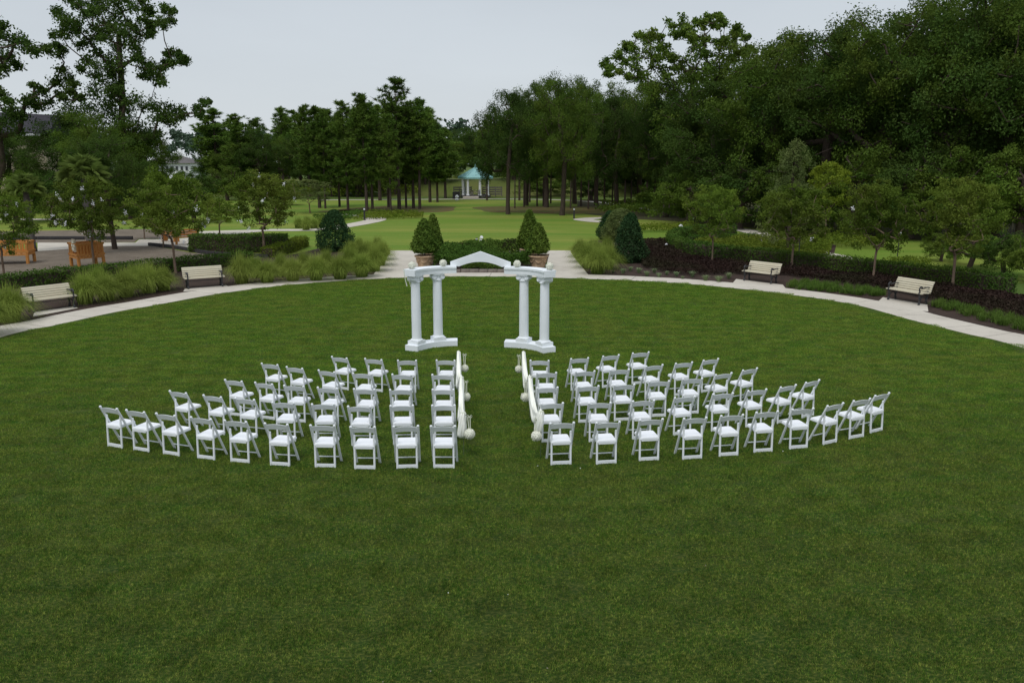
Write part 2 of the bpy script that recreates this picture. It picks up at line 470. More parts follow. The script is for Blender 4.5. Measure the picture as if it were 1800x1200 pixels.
LB, LY, LD = (0.160, 0.288, 0.032), (0.250, 0.262, 0.056), (0.078, 0.222, 0.024)
M['lawn'] = m_lawn('lawn_soil', tuple(x * 0.30 for x in LB), tuple(x * 0.34 for x in LY), tuple(x * 0.30 for x in LD))  # ground under the blades dimmed: shadow between blades put into its colour
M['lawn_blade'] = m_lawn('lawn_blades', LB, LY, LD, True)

def m_meadow():
    t = NT('meadow_grass'); P = t.pos()
    band = t.noise(t.scaled(P, (0.045, 0.24, 1)), 0.8, 5, 0.65)
    big = t.noise(P, 0.09, 4)
    fine = t.noise(P, 5, 5, 0.7)
    c = t.mix(t.maprange(band, 0.4, 0.62, 0, 1), rgb((0.105, 0.188, 0.022)), rgb((0.215, 0.235, 0.045)))
    c = t.mix(t.maprange(big, 0.45, 0.65, 0, 0.6), c, rgb((0.110, 0.195, 0.020)))
    c = t.mix(t.maprange(fine, 0.45, 0.7, 0, 0.45), c, rgb((0.19, 0.22, 0.05)))
    t.principled(c, 0.95, 0.1, fine, 0.6, 0.06); return t.m
M['meadow'] = m_meadow()

def m_ground(name, cols, s1, s2, rough=0.95, b=0.6, bd=0.03):
    t = NT(name); P = t.pos()
    n1 = t.noise(P, s1, 5, 0.65); n2 = t.noise(P, s2, 4, 0.7)
    c = t.mix(t.maprange(n1, 0.35, 0.65, 0, 1), rgb(cols[0]), rgb(cols[1]))
    c = t.mix(t.maprange(n2, 0.5, 0.7, 0, 0.7), c, rgb(cols[2]))
    t.principled(c, rough, 0.15, n2, b, bd); return t.m
M['mulch'] = m_ground('dark_mulch', [(0.055, 0.036, 0.028), (0.035, 0.024, 0.020), (0.09, 0.06, 0.045)], 1.5, 14)
M['needles'] = m_ground('pine_straw', [(0.13, 0.075, 0.038), (0.085, 0.11, 0.025), (0.11, 0.10, 0.035)], 0.5, 3)
M['bank'] = m_ground('dry_bank_grass', [(0.085, 0.115, 0.022), (0.12, 0.125, 0.035), (0.06, 0.085, 0.02)], 0.12, 2)
M['woodfloor'] = m_ground('woodland_floor', [(0.06, 0.065, 0.025), (0.05, 0.04, 0.025), (0.08, 0.07, 0.03)], 0.3, 6)
M['woodchip'] = m_ground('playground_chips', [(0.185, 0.150, 0.115), (0.13, 0.105, 0.08), (0.25, 0.21, 0.165)], 0.8, 16)
M['far_field'] = m_ground('far_field_grass', [(0.07, 0.12, 0.02), (0.10, 0.13, 0.03), (0.055, 0.095, 0.016)], 0.05, 2)

def m_concrete():
    t = NT('pale_concrete'); P = t.pos()
    n1 = t.noise(P, 0.7, 5, 0.6); n2 = t.noise(P, 30, 3, 0.6); n3 = t.noise(t.scaled(P, (1, 1, 1)), 2.5, 6, 0.7)
    c = t.mix(t.maprange(n1, 0.35, 0.7, 0, 1), rgb((0.58, 0.53, 0.455)), rgb((0.49, 0.445, 0.38)))
    c = t.mix(t.maprange(n3, 0.56, 0.72, 0, 0.55), c, rgb((0.24, 0.215, 0.18)))
    c = t.mix(t.maprange(n2, 0.4, 0.7, 0, 0.25), c, rgb((0.33, 0.30, 0.26)))
    t.principled(c, 0.9, 0.2, n2, 0.25, 0.006); return t.m
M['concrete'] = m_concrete()

# ------------------------------------------------------------------ ground, lawn and paths
def poly(*pp): return [G(*p) for p in pp]

sheet('ground', [(-900, -60), (900, -60), (900, 1500), (-900, 1500)], -0.05, M['far_field'])
sheet('meadow', [(-70, 36), (70, 36), (140, 118), (-140, 118)], -0.035, M['meadow'])
sheet('woodland_floor', poly((1015, 374), (1100, 384), (1185, 388), (1300, 398), (1420, 410), (1560, 418), (1900, 440), (2500, 470), (2500, 345), (1015, 352)), -0.028, M['woodfloor'])
def blob(name, cx, cy, rx, ry, z, mat, seed, wob=0.18):
    r = np.random.default_rng(seed); n = 48; a = np.arange(n) * 2 * pi / n
    k = 1 + wob * sum(r.normal() / (j + 1) * np.cos(a * (j + 1) + r.random() * 6) for j in range(7))
    return sheet(name, [(cx + rx * kk * cos(t), cy + ry * kk * sin(t)) for t, kk in zip(a, k)], z, mat)
x, y = G(705, 365); blob('pine_straw_bed', x, y, 6.5, 7, -0.030, M['needles'], 3)
x, y = G(960, 368); blob('pine_straw_bed', x, y, 8.5, 8, -0.0265, M['needles'], 4)
x, y = G(606, 370); blob('pine_straw_bed', x, y, 2.6, 2.4, -0.0300, M['needles'], 5)

# the edge of the round lawn, read along its far rim, then continued past the camera
ARC = [(0, 593), (100, 571), (200, 549), (280, 535), (380, 517), (500, 501.5), (640, 491), (755, 487), (860, 486), (1000, 489), (1180, 497), (1340, 512), (1490, 533), (1593, 560), (1697, 586), (1800, 612)]
rim = [np.array(G(*p)) for p in ARC]
rim = [np.array((-14.6, -30.0)), np.array((-15.2, -10.0)), np.array((-15.8, 6.0)), np.array((-15.9, 17.0))] + rim + [np.array((15.4, 14.0)), np.array((15.2, 4.0)), np.array((14.6, -10.0)), np.array((14.2, -30.0))]
rim = smooth_poly(rim, 10)
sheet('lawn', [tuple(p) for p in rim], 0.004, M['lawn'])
strip('ring_path', rim, 1.65, -0.004, M['concrete'], off=-0.12, joint=8)
sheet('walkway', poly((686, 440), (1003, 440), (1003, 446), (686, 446)), -0.010, M['concrete'])
sheet('walkway', poly((688, 441), (734, 441), (738, 455), (745, 472), (752, 484), (640, 490), (655, 484)), -0.007, M['concrete'])
sheet('walkway', poly((966, 441), (1002, 441), (1012, 456), (1034, 482), (1045, 490), (952, 487), (960, 470)), -0.0085, M['concrete'])

# planting beds
sheet('planting_bed', poly((-500, 640), (-500, 560), (-200, 545), (0, 500), (240, 477), (400, 460), (520, 446), (560, 436), (640, 428), (687, 440), (690, 446), (656, 484), (640, 491), (500, 503), (300, 534), (0, 595), (-500, 720)), -0.020, M['mulch'])
sheet('planting_bed', poly((736, 446), (752, 478), (955, 478), (966, 446)), -0.006, M['mulch'])
sheet('planting_bed', poly((1004, 440), (1034, 482), (1046, 491), (1200, 500), (1340, 515), (1593, 562), (1900, 660), (2300, 760), (2300, 640), (1900, 556), (1775, 515), (1500, 474), (1240, 448), (1180, 440), (1160, 422), (1040, 422)), -0.021, M['mulch'])
sheet('planting_bed', poly((1190, 428), (1330, 415), (1470, 430), (1462, 462), (1300, 458), (1210, 446)), -0.022, M['mulch'])
for pp in (((1288, 497), (1294, 490), (1376, 500), (1384, 510), (1340, 507)), ((1544, 529), (1552, 522), (1630, 535), (1632, 547), (1590, 543)), ((322, 512), (325, 507), (398, 501), (404, 505)), ((58, 556), (60, 548), (130, 538), (137, 541))):
    sheet('bench_pad', poly(*pp), -0.0065, M['concrete'])

# playground and the paths behind it
sheet('playground_surface', poly((-900, 640), (-400, 560), (0, 500), (240, 478), (400, 461), (470, 450), (400, 446), (340, 444), (272, 432), (190, 431), (68, 440), (0, 446), (-600, 500)), -0.024, M['woodchip'])
sheet('plaza', poly((66, 441), (190, 432), (272, 431.5), (340, 441), (430, 441), (430, 416), (335, 417), (300, 420), (245, 420), (238, 426), (66, 426)), -0.018, M['concrete'])
sheet('playground_surface', poly((-200, 430), (60, 426), (236, 425), (244, 419), (300, 419), (345, 414), (350, 404), (240, 402), (-200, 410)), -0.0245, M['woodchip'])
sheet('footpath', poly((345, 414), (402, 412), (470, 405.5), (470, 403), (400, 404.5), (352, 406)), -0.016, M['concrete'])
sheet('footpath', poly((-300, 386.5), (130, 386.5), (135, 384), (-300, 384)), -0.016, M['concrete'])
strip('footpath', smooth_poly([G(*p) for p in ((470, 404), (560, 403), (612, 396), (650, 389), (661, 385), (650, 381.5), (625, 379), (590, 376))], 8), 1.9, -0.014, M['concrete'], -0.95)
strip('footpath', smooth_poly([G(*p) for p in ((1110, 391), (1060, 389.5), (1026, 385.8), (1040, 383.5), (1080, 382))], 8), 1.9, -0.014, M['concrete'], -0.95)
strip('footpath', smooth_poly([G(*p) for p in ((560, 351.5), (760, 350.2), (850, 349.6), (950, 350.5), (1020, 353), (1090, 359), (1160, 370), (1250, 374))], 8), 1.5, -0.012, M['concrete'], -0.75)
strip('footpath', smooth_poly([G(*p) for p in ((1215, 400), (1290, 402), (1330, 409), (1345, 417), (1400, 436), (1475, 452), (1520, 466), (1560, 480))], 8), 1.7, -0.013, M['concrete'], -0.85)

# kerb stones in front of the middle bed
kb = thing('stone_kerb', 'low grey stone kerb across the front of the middle shrub bed, seen under the white arch', 'kerb', (*G(850, 478.5), 0))
ox, oy = G(850, 478.5)
m1 = MB().box((0, 0, 0.06), (0.42, 0.24, 0.16)).mesh('brick', M['stone'])
for k in range(-7, 8):
    b = link('brick', m1, kb, (k * 0.44 + random.uniform(-.01, .01), random.uniform(-.015, .015) - 0.0004 * k * k, random.uniform(-.008, .012)), random.uniform(-.02, .02))
    b.scale = (random.uniform(.93, 1.0), 1, random.uniform(.9, 1.1))

# rising ground: dry banks behind the pavilion and behind the pines, low hills at the back
def bank(name, x0, x1, y0, y1, h, mat, seed=1, nx=80, ny=24):
    X, Y = np.meshgrid(np.linspace(x0, x1, nx), np.linspace(y0, y1, ny))
    u = (X - x0) / (x1 - x0); v = (Y - y0) / (y1 - y0)
    prof = np.clip(v / 0.25, 0, 1); prof = prof * prof * (3 - 2 * prof)
    edge = np.clip(np.minimum(u, 1 - u) / 0.12, 0, 1) * np.clip((1 - v) / 0.2, 0, 1)
    Z = h * prof * edge * (0.8 + 0.35 * vnoise(np.stack([X.ravel(), Y.ravel()], 1), 12, seed).reshape(X.shape)) - 0.08
    V = np.stack([X, Y, Z], -1).reshape(-1, 3)
    i = (np.arange(ny - 1)[:, None] * nx + np.arange(nx - 1)[None]).ravel()
    me = np_mesh(name, V, [np.stack([i, i + 1, i + nx + 1, i + nx], 1)], mat, True)
    return tag(link(name, me), kind='structure')
bank('grassy_bank', -22, 34, 128, 175, 2.3, M['bank'], 2)
bank('grassy_bank', -110, -30, 128, 190, 1.6, M['bank'], 7)

# ------------------------------------------------------------------ vegetation builders
def clump_leaves(C, R, n_each, leaf, flat=0.75, up=0.6, shell=0.55, r=rng):
    """leaves gathered in clumps: centres C (n,3), radii R; tint varies at random by clump and leaf"""
    k = np.repeat(np.arange(len(C)), n_each)
    d = unit(r.normal(size=(len(k), 3)))
    q = (shell + (1 - shell) * r.random(len(k))) ** 1.0 * (0.55 + 0.45 * r.random(len(k)))
    lump = 1 + 0.25 * np.sin(d[:, 0] * 5 + k) * np.cos(d[:, 1] * 4 + k * 1.7)
    off = d * (q * R[k] * lump)[:, None]; off[:, 2] *= flat
    P = C[k] + off
    V, Fq = leaf_quads(P, leaf * (0.7 + 0.6 * r.random(len(k))), out=d * 0.8, up=up, r=r)
    tk = r.random(len(C)) * 0.55
    t = np.clip(tk[k] + r.random(len(k)) * 0.45, 0, 1)
    return V, Fq, np.repeat(t, 4)

def branch_mesh(trunk, C, mat, r0, name='trunk', rmin=0.02, tipcut=0.9, weight=0.35, maxr=0.45, r=rng, n=6):
    """trunk polyline plus limbs: every clump hangs on the nearest already connected node"""
    trunk = np.asarray(trunk, float)
    nodes = [p for p in trunk]; par = [i - 1 for i in range(len(trunk))]
    base = trunk[0]
    order = np.argsort([np.min(np.linalg.norm(trunk - c, axis=1)) for c in C])
    for i in order:
        c = C[i]; N = np.array(nodes)
        d = np.linalg.norm(N - c, axis=1) + weight * np.maximum(0, N[:, 2] - c[2]) * 2
        d[0] += 1e3
        j = int(np.argmin(d)); nodes.append(c); par.append(j)
    cnt = np.ones(len(nodes))
    for i in range(len(nodes) - 1, len(trunk) - 1, -1): cnt[par[i]] += cnt[i]
    for i in range(len(trunk) - 1, 0, -1): cnt[i - 1] += cnt[i]
    tot = cnt[0]
    rad = np.maximum(rmin, r0 * (cnt / tot) ** 0.48)
    V, Fs, o = [], [], 0
    tr = rad[:len(trunk)].copy(); tr[0] = r0 * 1.25
    v, f = tube_np(trunk, tr, 8); V.append(v); Fs.append(f); o += len(v)
    for i in range(len(trunk), len(nodes)):
        a, b = nodes[par[i]], nodes[i]; L = np.linalg.norm(b - a)
        m = (a + b) / 2 + r.normal(size=3) * L * 0.07 + np.array([0, 0, -0.06 * L])
        ra = min(rad[i] * 1.2, rad[par[i]], maxr)
        v, f = tube_np([a, m, b], [ra, (ra + rad[i]) / 2, max(rmin * 0.6, rad[i] * 0.7)], n)
        V.append(v); Fs.append(f + o); o += len(v)
    return np_mesh(name, np.concatenate(V), [np.concatenate(Fs)], mat, True)

def ellipsoid_clumps(n, cx, cz, rx, rz, r, low=-0.75, inner=0.35):
    out = []
    while len(out) < n:
        d = unit(r.normal(size=3))
        if d[2] < low: continue
        k = inner + (1 - inner) * r.random() ** 0.45
        w = 1 + 0.18 * sin(3 * math.atan2(d[1], d[0]) + cx * 9 + rx) + 0.12 * r.normal()
        out.append((d[0] * rx * k * w, d[1] * rx * k * w, cz + d[2] * rz * k * min(w, 1.15)))
    return np.array(out)

def make_broadleaf(seed, h=16.0, rx=6.0, base=3.0, n=100, each=130, leaf=0.21, mat='oak', bark='bark', r0=0.42):
    r = np.random.default_rng(seed); cz = (h + base) / 2; rz = (h - base) / 2
    C = ellipsoid_clumps(n, seed % 7, cz, rx, rz, r)
    R = r.uniform(0.9, 1.9, n) * rx / 6.0
    V, Fq, t = clump_leaves(C, R, each, leaf, r=r)
    tk = np.array([(0, 0, -0.1), (r.normal() * .1, r.normal() * .1, base * 0.6), (r.normal() * .3, r.normal() * .3, base + (h - base) * .3), (r.normal() * .6, r.normal() * .6, base + (h - base) * .65)])
    return dict(h=h, r=rx, crown=np_mesh('crown', V, [Fq], M[mat], tint=t), trunk=branch_mesh(tk, C, M[bark], r0, r=r))

def make_pine(seed, h=15.0, rx=2.6, base=0.38, mat='pine', rad=0.14):
    r = np.random.default_rng(seed); C, R = [], []
    V, Fs, o = [], [], 0
    wob = r.normal(size=(2,)) * 0.25
    tk = np.array([(wob[0] * t * t, wob[1] * t * t, h * 0.97 * t - 0.1) for t in np.linspace(0, 1, 7)])
    v, f = tube_np(tk, np.linspace(rad * 1.15, 0.03, 7), 8); V.append(v); Fs.append(f); o += len(v)
    z = h * base
    while z < h * 0.97:
        u = (z / h - base) / (1 - base)
        L = rx * (0.45 + 0.75 * min(1, u * 3.0)) * (1 - u) ** 0.62 * r.uniform(0.65, 1.15) + 0.18
        for _ in range(r.integers(3, 6)):
            a = r.random() * 2 * pi; LL = L * r.uniform(0.6, 1.1)
            p0 = np.array((wob[0] * (z / h) ** 2, wob[1] * (z / h) ** 2, z))
            d = np.array((cos(a), sin(a), 0)); p1 = p0 + d * LL * .5 + (0, 0, LL * .10); p2 = p0 + d * LL + (0, 0, LL * (.38 + .3 * u))
            v, f = tube_np([p0, p1, p2], [0.035, 0.025, 0.012], 4); V.append(v); Fs.append(f + o); o += len(v)
            for q in np.arange(0.35, 1.01, 0.22):
                c = p0 * (1 - q) ** 2 + 2 * p1 * q * (1 - q) + p2 * q * q
                C.append(c + r.normal(size=3) * .16 * (LL * .5 + .3)); R.append(0.30 + 0.14 * r.random())
                if LL > 1.2: C.append(c + np.array((-sin(a), cos(a), .15)) * r.normal() * .55); R.append(0.28 + .12 * r.random())
        z += h * 0.026 * r.uniform(.6, 1.5)
    for q in np.linspace(0.90, 1.0, 7): C.append(np.array((wob[0], wob[1], h * q - 0.15))); R.append(0.28 * (1.25 - q) * 3)
    C, R = np.array(C), np.array(R)
    k = np.repeat(np.arange(len(C)), 26); d = unit(r.normal(size=(len(k), 3)) + np.array((0, 0, .75)))
    P = C[k] + d * (R[k] * 0.55)[:, None]
    s = unit(np.cross(d, r.normal(size=d.shape))); ln = (R[k] * r.uniform(.5, .8, len(k)))[:, None]; w = 0.045
    VL = np.stack([P - d * ln - s * w, P - d * ln + s * w, P + d * ln], 1).reshape(-1, 3)
    t = np.repeat(np.clip(r.random(len(C))[k] * .5 + r.random(len(k)) * .5, 0, 1), 3)
    return dict(h=h, r=rx, crown=np_mesh('crown', VL, [np.arange(len(VL)).reshape(-1, 3)], M[mat], tint=t),
                trunk=np_mesh('trunk', np.concatenate(V), [np.concatenate(Fs)], M['bark_pine'], True))

def make_myrtle(seed, h=4.6, rx=1.9, fork=1.25, n=118, each=95, leaf=0.058, mat='crape', flowers=0):
    """small multi-limbed tree: vase of limbs over one stem, arching sprays on top"""
    r = np.random.default_rng(seed)
    C = ellipsoid_clumps(n, seed % 5, (h + fork) / 2 + .1, rx, (h - fork) / 2 * .95, r, low=-0.9, inner=0.35)
    C[:, 2] += 0.06 * np.hypot(C[:, 0], C[:, 1])
    R = r.uniform(0.26, 0.55, n)
    V, Fq, t = clump_leaves(C, R, each, leaf, flat=0.62, up=0.5, r=r)
    Vs, Fs, ts, o = [V], [Fq], [t], len(V)
    sp = []
    for _ in range(26):                       # arching shoots that stand out of the crown
        a = r.random() * 2 * pi; e = r.uniform(.1, 1.0); p = np.array((cos(a) * rx * .75 * e, sin(a) * rx * .75 * e, h - .25 - .8 * e * e))
        L = r.uniform(.5, .95); q = np.linspace(0, 1, 24)[:, None]
        path = p + np.array((cos(a), sin(a), 0)) * L * q * (.4 + .4 * e) + np.array((0, 0, 1)) * (L * q * .9 - L * .75 * q * q)
        sp.append(path)
    S = np.concatenate([np.repeat(s, 5, 0) for s in sp]); S = S + r.normal(size=S.shape) * .055
    v, f = leaf_quads(S, leaf * .9, up=.8, r=r); Vs.append(v); Fs.append(f + o); ts.append(np.repeat(.55 + .45 * r.random(len(S)), 4)); o += len(v)
    tk = np.array([(0, 0, -0.05), (.02, .01, fork * .5), (0.03, 0, fork), (0.05, 0.03, fork + .25)])
    limbs = []
    for k in range(6):
        a = k * 2 * pi / 6 + r.random() * .6
        limbs.append(np.array((cos(a) * rx * .17, sin(a) * rx * .17, fork + .45 + .2 * r.random())))
    C2 = np.vstack([limbs, C[C[:, 2] > fork + .6][::2]])
    d = dict(h=h, r=rx, crown=np_mesh('crown', np.concatenate(Vs), [np.concatenate(Fs)], M[mat], tint=np.concatenate(ts)),
             trunk=branch_mesh(tk, C2, M['bark_pale'], 0.062, rmin=0.008, r=r, n=5))
    if flowers:
        FC = []
        for _ in range(flowers):
            q = unit(r.normal(size=3) + np.array((0, -.8, .35))); FC.append((q[0] * rx * .98, q[1] * rx * .98, (h + fork) / 2 + q[2] * (h - fork) / 2 * 1.0))
        FC = np.array(FC); kk = np.repeat(np.arange(len(FC)), 26)
        P = FC[kk] + r.normal(size=(len(kk), 3)) * np.array((.045, .045, .06))
        v, f = leaf_quads(P, 0.030, up=.5, aspect=.9, r=r)
        d['flowers'] = np_mesh('blossom', v, [f], M['flower_white'])
    return d

def place(name, proto, label, cat, loc, rotz, sx, sz, group=None):
    t = thing(name, label, cat, loc, rotz, group); t.scale = (sx, sx, sz)
    link('trunk', proto['trunk'], t)
    link('crown', proto['crown'], t)
    if 'flowers' in proto: link('blossom', proto['flowers'], t)
    return t

def put_tree(name, proto, label, cat, px, yb, ytop, hw, group=None, minr=None):
    x, y = G(px, yb); top = W(px, ytop, y)[2]
    sx = hw / F * y / proto['r'] * 1.0
    return place(name, proto, label, cat, (x, y, -0.02), random.random() * 6.28, sx, top / proto['h'], group)

ORD = ['first', 'second', 'third', 'fourth', 'fifth', 'sixth', 'seventh', 'eighth', 'ninth', 'tenth', 'eleventh', 'twelfth', 'thirteenth', 'fourteenth', 'fifteenth', 'sixteenth', 'seventeenth', 'eighteenth', 'nineteenth', 'twentieth', 'twenty-first', 'twenty-second', 'twenty-third', 'twenty-fourth', 'twenty-fifth', 'twenty-sixth', 'twenty-seventh', 'twenty-eighth', 'twenty-ninth', 'thirtieth']

# ------------------------------------------------------------------ pines left of the pavilion
pines = [make_pine(40 + i, 15.0, rx, base=.25) for i, rx in enumerate((2.5, 2.1, 2.8, 2.4))]
pines_high = [make_pine(60 + i, 16.0, rx, base=0.36, rad=.15) for i, rx in enumerate((2.2, 2.6))]
left_front = [(498, 334, 186, 27), (562, 365, 186, 30), (572, 366, 192, 26), (597, 363, 200, 26), (612, 369, 176, 30), (645, 372, 163, 30), (655, 371, 176, 26), (683, 364, 186, 28), (687, 372, 200, 24), (702, 368, 134, 40), (714, 365, 190, 28), (727, 366, 176, 32), (738, 367, 170, 27), (756, 355, 198, 28), (769, 355, 211, 30)]
left_back = [(384, 338, 189, 34), (405, 336, 207, 24), (426, 341, 199, 28), (452, 337, 208, 30), (509, 325, 205, 24), (528, 322, 193, 34), (545, 345, 186, 32), (583, 345, 190, 32), (604, 341, 199, 30), (628, 346, 190, 34), (668, 352, 183, 30), (695, 344, 180, 34), (748, 342, 190, 34), (783, 348, 224, 26), (545, 338, 215, 34), (640, 340, 190, 36), (720, 340, 185, 38)]
for k, (px, yb, yt, hw) in enumerate(left_front):
    put_tree('pine_tree', pines[k % 4] if k % 3 else pines_high[k % 2], 'tall bare-trunked pine, front of the grove left of the pavilion, %s from left' % ORD[k], 'pine', px, yb, yt, hw * 1.3, 'pines left of the pavilion')
for k, (px, yb, yt, hw) in enumerate(sorted(left_back)):
    put_tree('pine_tree', pines[(k * 3 + 1) % 4], 'dark pine deeper in the grove left of the pavilion, %s from left' % ORD[k], 'pine', px, yb, yt, hw * 1.35, 'pines behind the left grove')

# ------------------------------------------------------------------ broad-leaved wood
bl = [make_broadleaf(100 + i, 16, 6.0, 2.2 + (i % 3) * .6, 135, 310, .108, 'oak' if i % 2 else 'oak2') for i in range(6)]
bl_low = [make_broadleaf(130 + i, 9, 4.6, 0.6, 85, 160, .14, 'oak2' if i % 2 else 'oak') for i in range(3)]
wood = [(893, 376, 152, 52), (925, 361, 143, 50), (960, 364, 136, 55), (988, 378, 134, 58), (1010, 358, 128, 52), (1048, 361, 152, 52), (1085, 369, 163, 58), (1120, 365, 160, 62), (1170, 381, 140, 66)]
for k, (px, yb, yt, hw) in enumerate(wood):
    put_tree('broadleaf_tree', bl[k % 6], 'leafy tree with bare trunk at the wood edge right of the pavilion, %s' % ORD[k], 'tree', px, yb, yt, hw, 'wood right of the pavilion')
slim = [(856, 352, 186, 22), (905, 366, 190, 20), (913, 352, 180, 26), (921, 363, 200, 22), (931, 355, 182, 24), (944, 362, 176, 24), (955, 362, 190, 20), (968, 357, 188, 24), (1003, 366, 190, 20), (1021, 362, 186, 24), (1034, 367, 200, 20), (1046, 356, 190, 26), (1062, 367, 188, 22), (1076, 364, 190, 20), (1098, 370, 196, 24), (1109, 362, 192, 24), (1136, 371, 200, 22), (1150, 366, 192, 26)]
for k, (px, yb, yt, hw) in enumerate(slim):
    put_tree('pine_tree', pines_high[k % 2], 'slim straight tree in the shaded wood right of the pavilion, %s from left' % ORD[k], 'tree', px, yb, yt + 12, hw, 'slim trunks in the wood')
edge = [(1255, 392, 150, 92, 0), (1345, 397, 92, 112, 1), (1442, 402, 60, 118, 2), (1540, 406, 26, 124, 3), (1640, 412, 4, 130, 4), (1745, 418, -40, 140, 5), (1870, 424, -60, 150, 0)]
edge = [(a, b_, c_ - (34 if a == 1345 else 14), d_, e_) for a, b_, c_, d_, e_ in edge]
for k, (px, yb, yt, hw, b) in enumerate(edge):
    put_tree('broadleaf_tree', bl[b], 'big dark oak edging the wood behind the right-hand crape myrtles, %s from left' % ORD[k], 'tree', px, yb, yt, hw, 'big trees on the right')
back = [(905, 340, 205, 60, 1), (985, 338, 170, 70, 4), (1065, 342, 170, 75, 2), (1140, 345, 150, 80, 3), (1300, 372, 118, 105, 5), (1400, 376, 76, 115, 0), (1495, 380, 50, 120, 1), (1590, 384, 20, 125, 2), (1690, 388, -20, 135, 3), (1800, 394, -50, 150, 4)]
back = [(a, b_, c_ - (36 if a == 1300 else 20 if a == 1400 else 12), d_, e_) for a, b_, c_, d_, e_ in back]
for k, (px, yb, yt, hw, b) in enumerate(back):
    put_tree('broadleaf_tree', bl[b], 'dense dark tree standing deeper in the right-hand wood, %s from left' % ORD[k], 'tree', px, yb, yt, hw, 'trees deeper in the right wood')
low = [(1215, 396, 300, 62, 0), (1300, 402, 290, 70, 1), (1400, 408, 270, 70, 2), (1500, 413, 280, 75, 0), (1600, 419, 270, 80, 1), (1700, 425, 260, 85, 2), (1790, 430, 255, 90, 0), (1160, 372, 320, 50, 2), (1040, 352, 310, 45, 1), (960, 346, 312, 45, 0)]
for k, (px, yb, yt, hw, b) in enumerate(sorted(low)):
    put_tree('understorey_tree', bl_low[b], 'low leafy tree filling the shade under the right-hand wood, %s from left' % ORD[k], 'tree', px, yb, yt, hw, 'low trees under the wood')
lowl = [(562, 341, 268, 46, 1), (603, 343, 268, 42, 0), (634, 345, 272, 48, 2), (395, 333, 268, 44, 0), (450, 330, 272, 40, 1), (505, 328, 262, 40, 2), (700, 340, 262, 44, 1), (745, 338, 255, 44, 0)]
for k, (px, yb, yt, hw, b) in enumerate(sorted(lowl)):
    put_tree('understorey_tree', bl_low[b], 'dark bushy tree among the pines left of the pavilion, %s from left' % ORD[k], 'tree', px, yb, yt, hw, 'bushy trees behind the pines')
pav = [(730, 322, 236, 60, 0), (790, 318, 232, 55, 2), (850, 319, 222, 60, 4), (905, 321, 205, 60, 1), (680, 320, 240, 60, 3), (965, 322, 190, 70, 5), (1045, 324, 180, 70, 0)]
for k, (px, yb, yt, hw, b) in enumerate(sorted(pav)):
    put_tree('broadleaf_tree', bl[b], 'tree far behind the teal-roofed pavilion and its dry bank, %s from left' % ORD[k], 'tree', px, yb, yt, hw, 'trees behind the bank')

fillp = [(px, 337 + (i % 3) * 2, 222 + (i * 37) % 23 - (12 if 560 < px < 760 else 0), 34, i % 6) for i, px in enumerate(range(385, 785, 36))]
for k, (px, yb, yt, hw, b) in enumerate(fillp):
    put_tree('broadleaf_tree', bl[b], 'leafy tree closing the gap behind the left pines, %s from left' % ORD[k], 'tree', px, yb, yt, hw, 'leafy trees behind the pines')
# trees and bushes around the left buildings
ll = [(118, 372, 205, 62, 0), (190, 378, 196, 70, 3), (262, 372, 215, 52, 1), (20, 366, 232, 60, 4), (-60, 372, 190, 80, 2), (318, 366, 262, 20, 5)]
for k, (px, yb, yt, hw, b) in enumerate(sorted(ll)[:5]):
    put_tree('broadleaf_tree', bl[b], 'dark leafy tree behind the palms at the left, %s from left edge' % ORD[k], 'tree', px, yb, yt, hw, 'dark trees behind the playground')
lb = [(30, 392, 300, 46, 0), (95, 386, 305, 45, 1), (230, 384, 290, 48, 2), (290, 362, 294, 36, 0), (345, 358, 300, 34, 1), (400, 352, 292, 36, 2), (445, 352, 300, 34, 0), (340, 390, 328, 45, 1), (500, 360, 318, 30, 2)]
for k, (px, yb, yt, hw, b) in enumerate(sorted(lb)):
    put_tree('bushy_tree', bl_low[b], 'rounded green bush behind the left-hand lawn trees, %s from left' % ORD[k], 'shrub', px, yb, yt, hw, 'bushes behind the playground')

# ------------------------------------------------------------------ two oaks against the sky at the left, one sparse oak at the right
def oak_from_clumps(label, px, yb, trunk_px, clumps, depth, each, leaf, r0, seed, mat='oak2', extra=1, spread=2.2):
    r = np.random.default_rng(seed); x, y = G(px, yb)
    C, R = [], []
    for cx, cy, cr in clumps:
        for e in range(1 + extra):
            d = y + r.normal() * spread
            p = W(cx + (r.normal() * cr * .5 if e else 0), cy + (r.normal() * cr * .5 if e else 0), d)
            C.append(p - (x, y, 0)); R.append(cr / F * y * (1.45 if e == 0 else 1.15) * r.uniform(.8, 1.2))
    C, R = np.array(C), np.array(R)
    V, Fq, t = clump_leaves(C, R, each, leaf, flat=.8, shell=.35, r=r)
    tk = [(0, 0, -0.1)] + [tuple(W(a, b, y + r.normal() * .25) - (x, y, 0)) for a, b in trunk_px]
    o = thing('oak_tree', label, 'oak', (x, y, -0.02))
    link('trunk', branch_mesh(tk, C, M['bark'], r0, rmin=.03, r=r), o)
    link('crown', np_mesh('crown', V, [Fq], M[mat], tint=t), o)
    return o
CL = [(5, 45, 12), (3, 60, 14), (25, 75, 16), (45, 82, 14), (62, 88, 14), (85, 88, 12), (100, 80, 10), (103, 95, 11), (12, 105, 14), (30, 112, 14), (5, 125, 12), (5, 165, 14), (12, 175, 8), (60, 150, 10), (75, 160, 10), (100, 140, 13), (120, 135, 13), (130, 148, 11), (122, 160, 11), (45, 180, 12), (60, 185, 14), (85, 180, 14), (105, 165, 10), (138, 172, 8), (15, 195, 14), (40, 205, 16), (5, 215, 16), (-20, 180, 20), (-25, 130, 20), (-20, 90, 20), (-15, 230, 22), (30, 235, 20)]
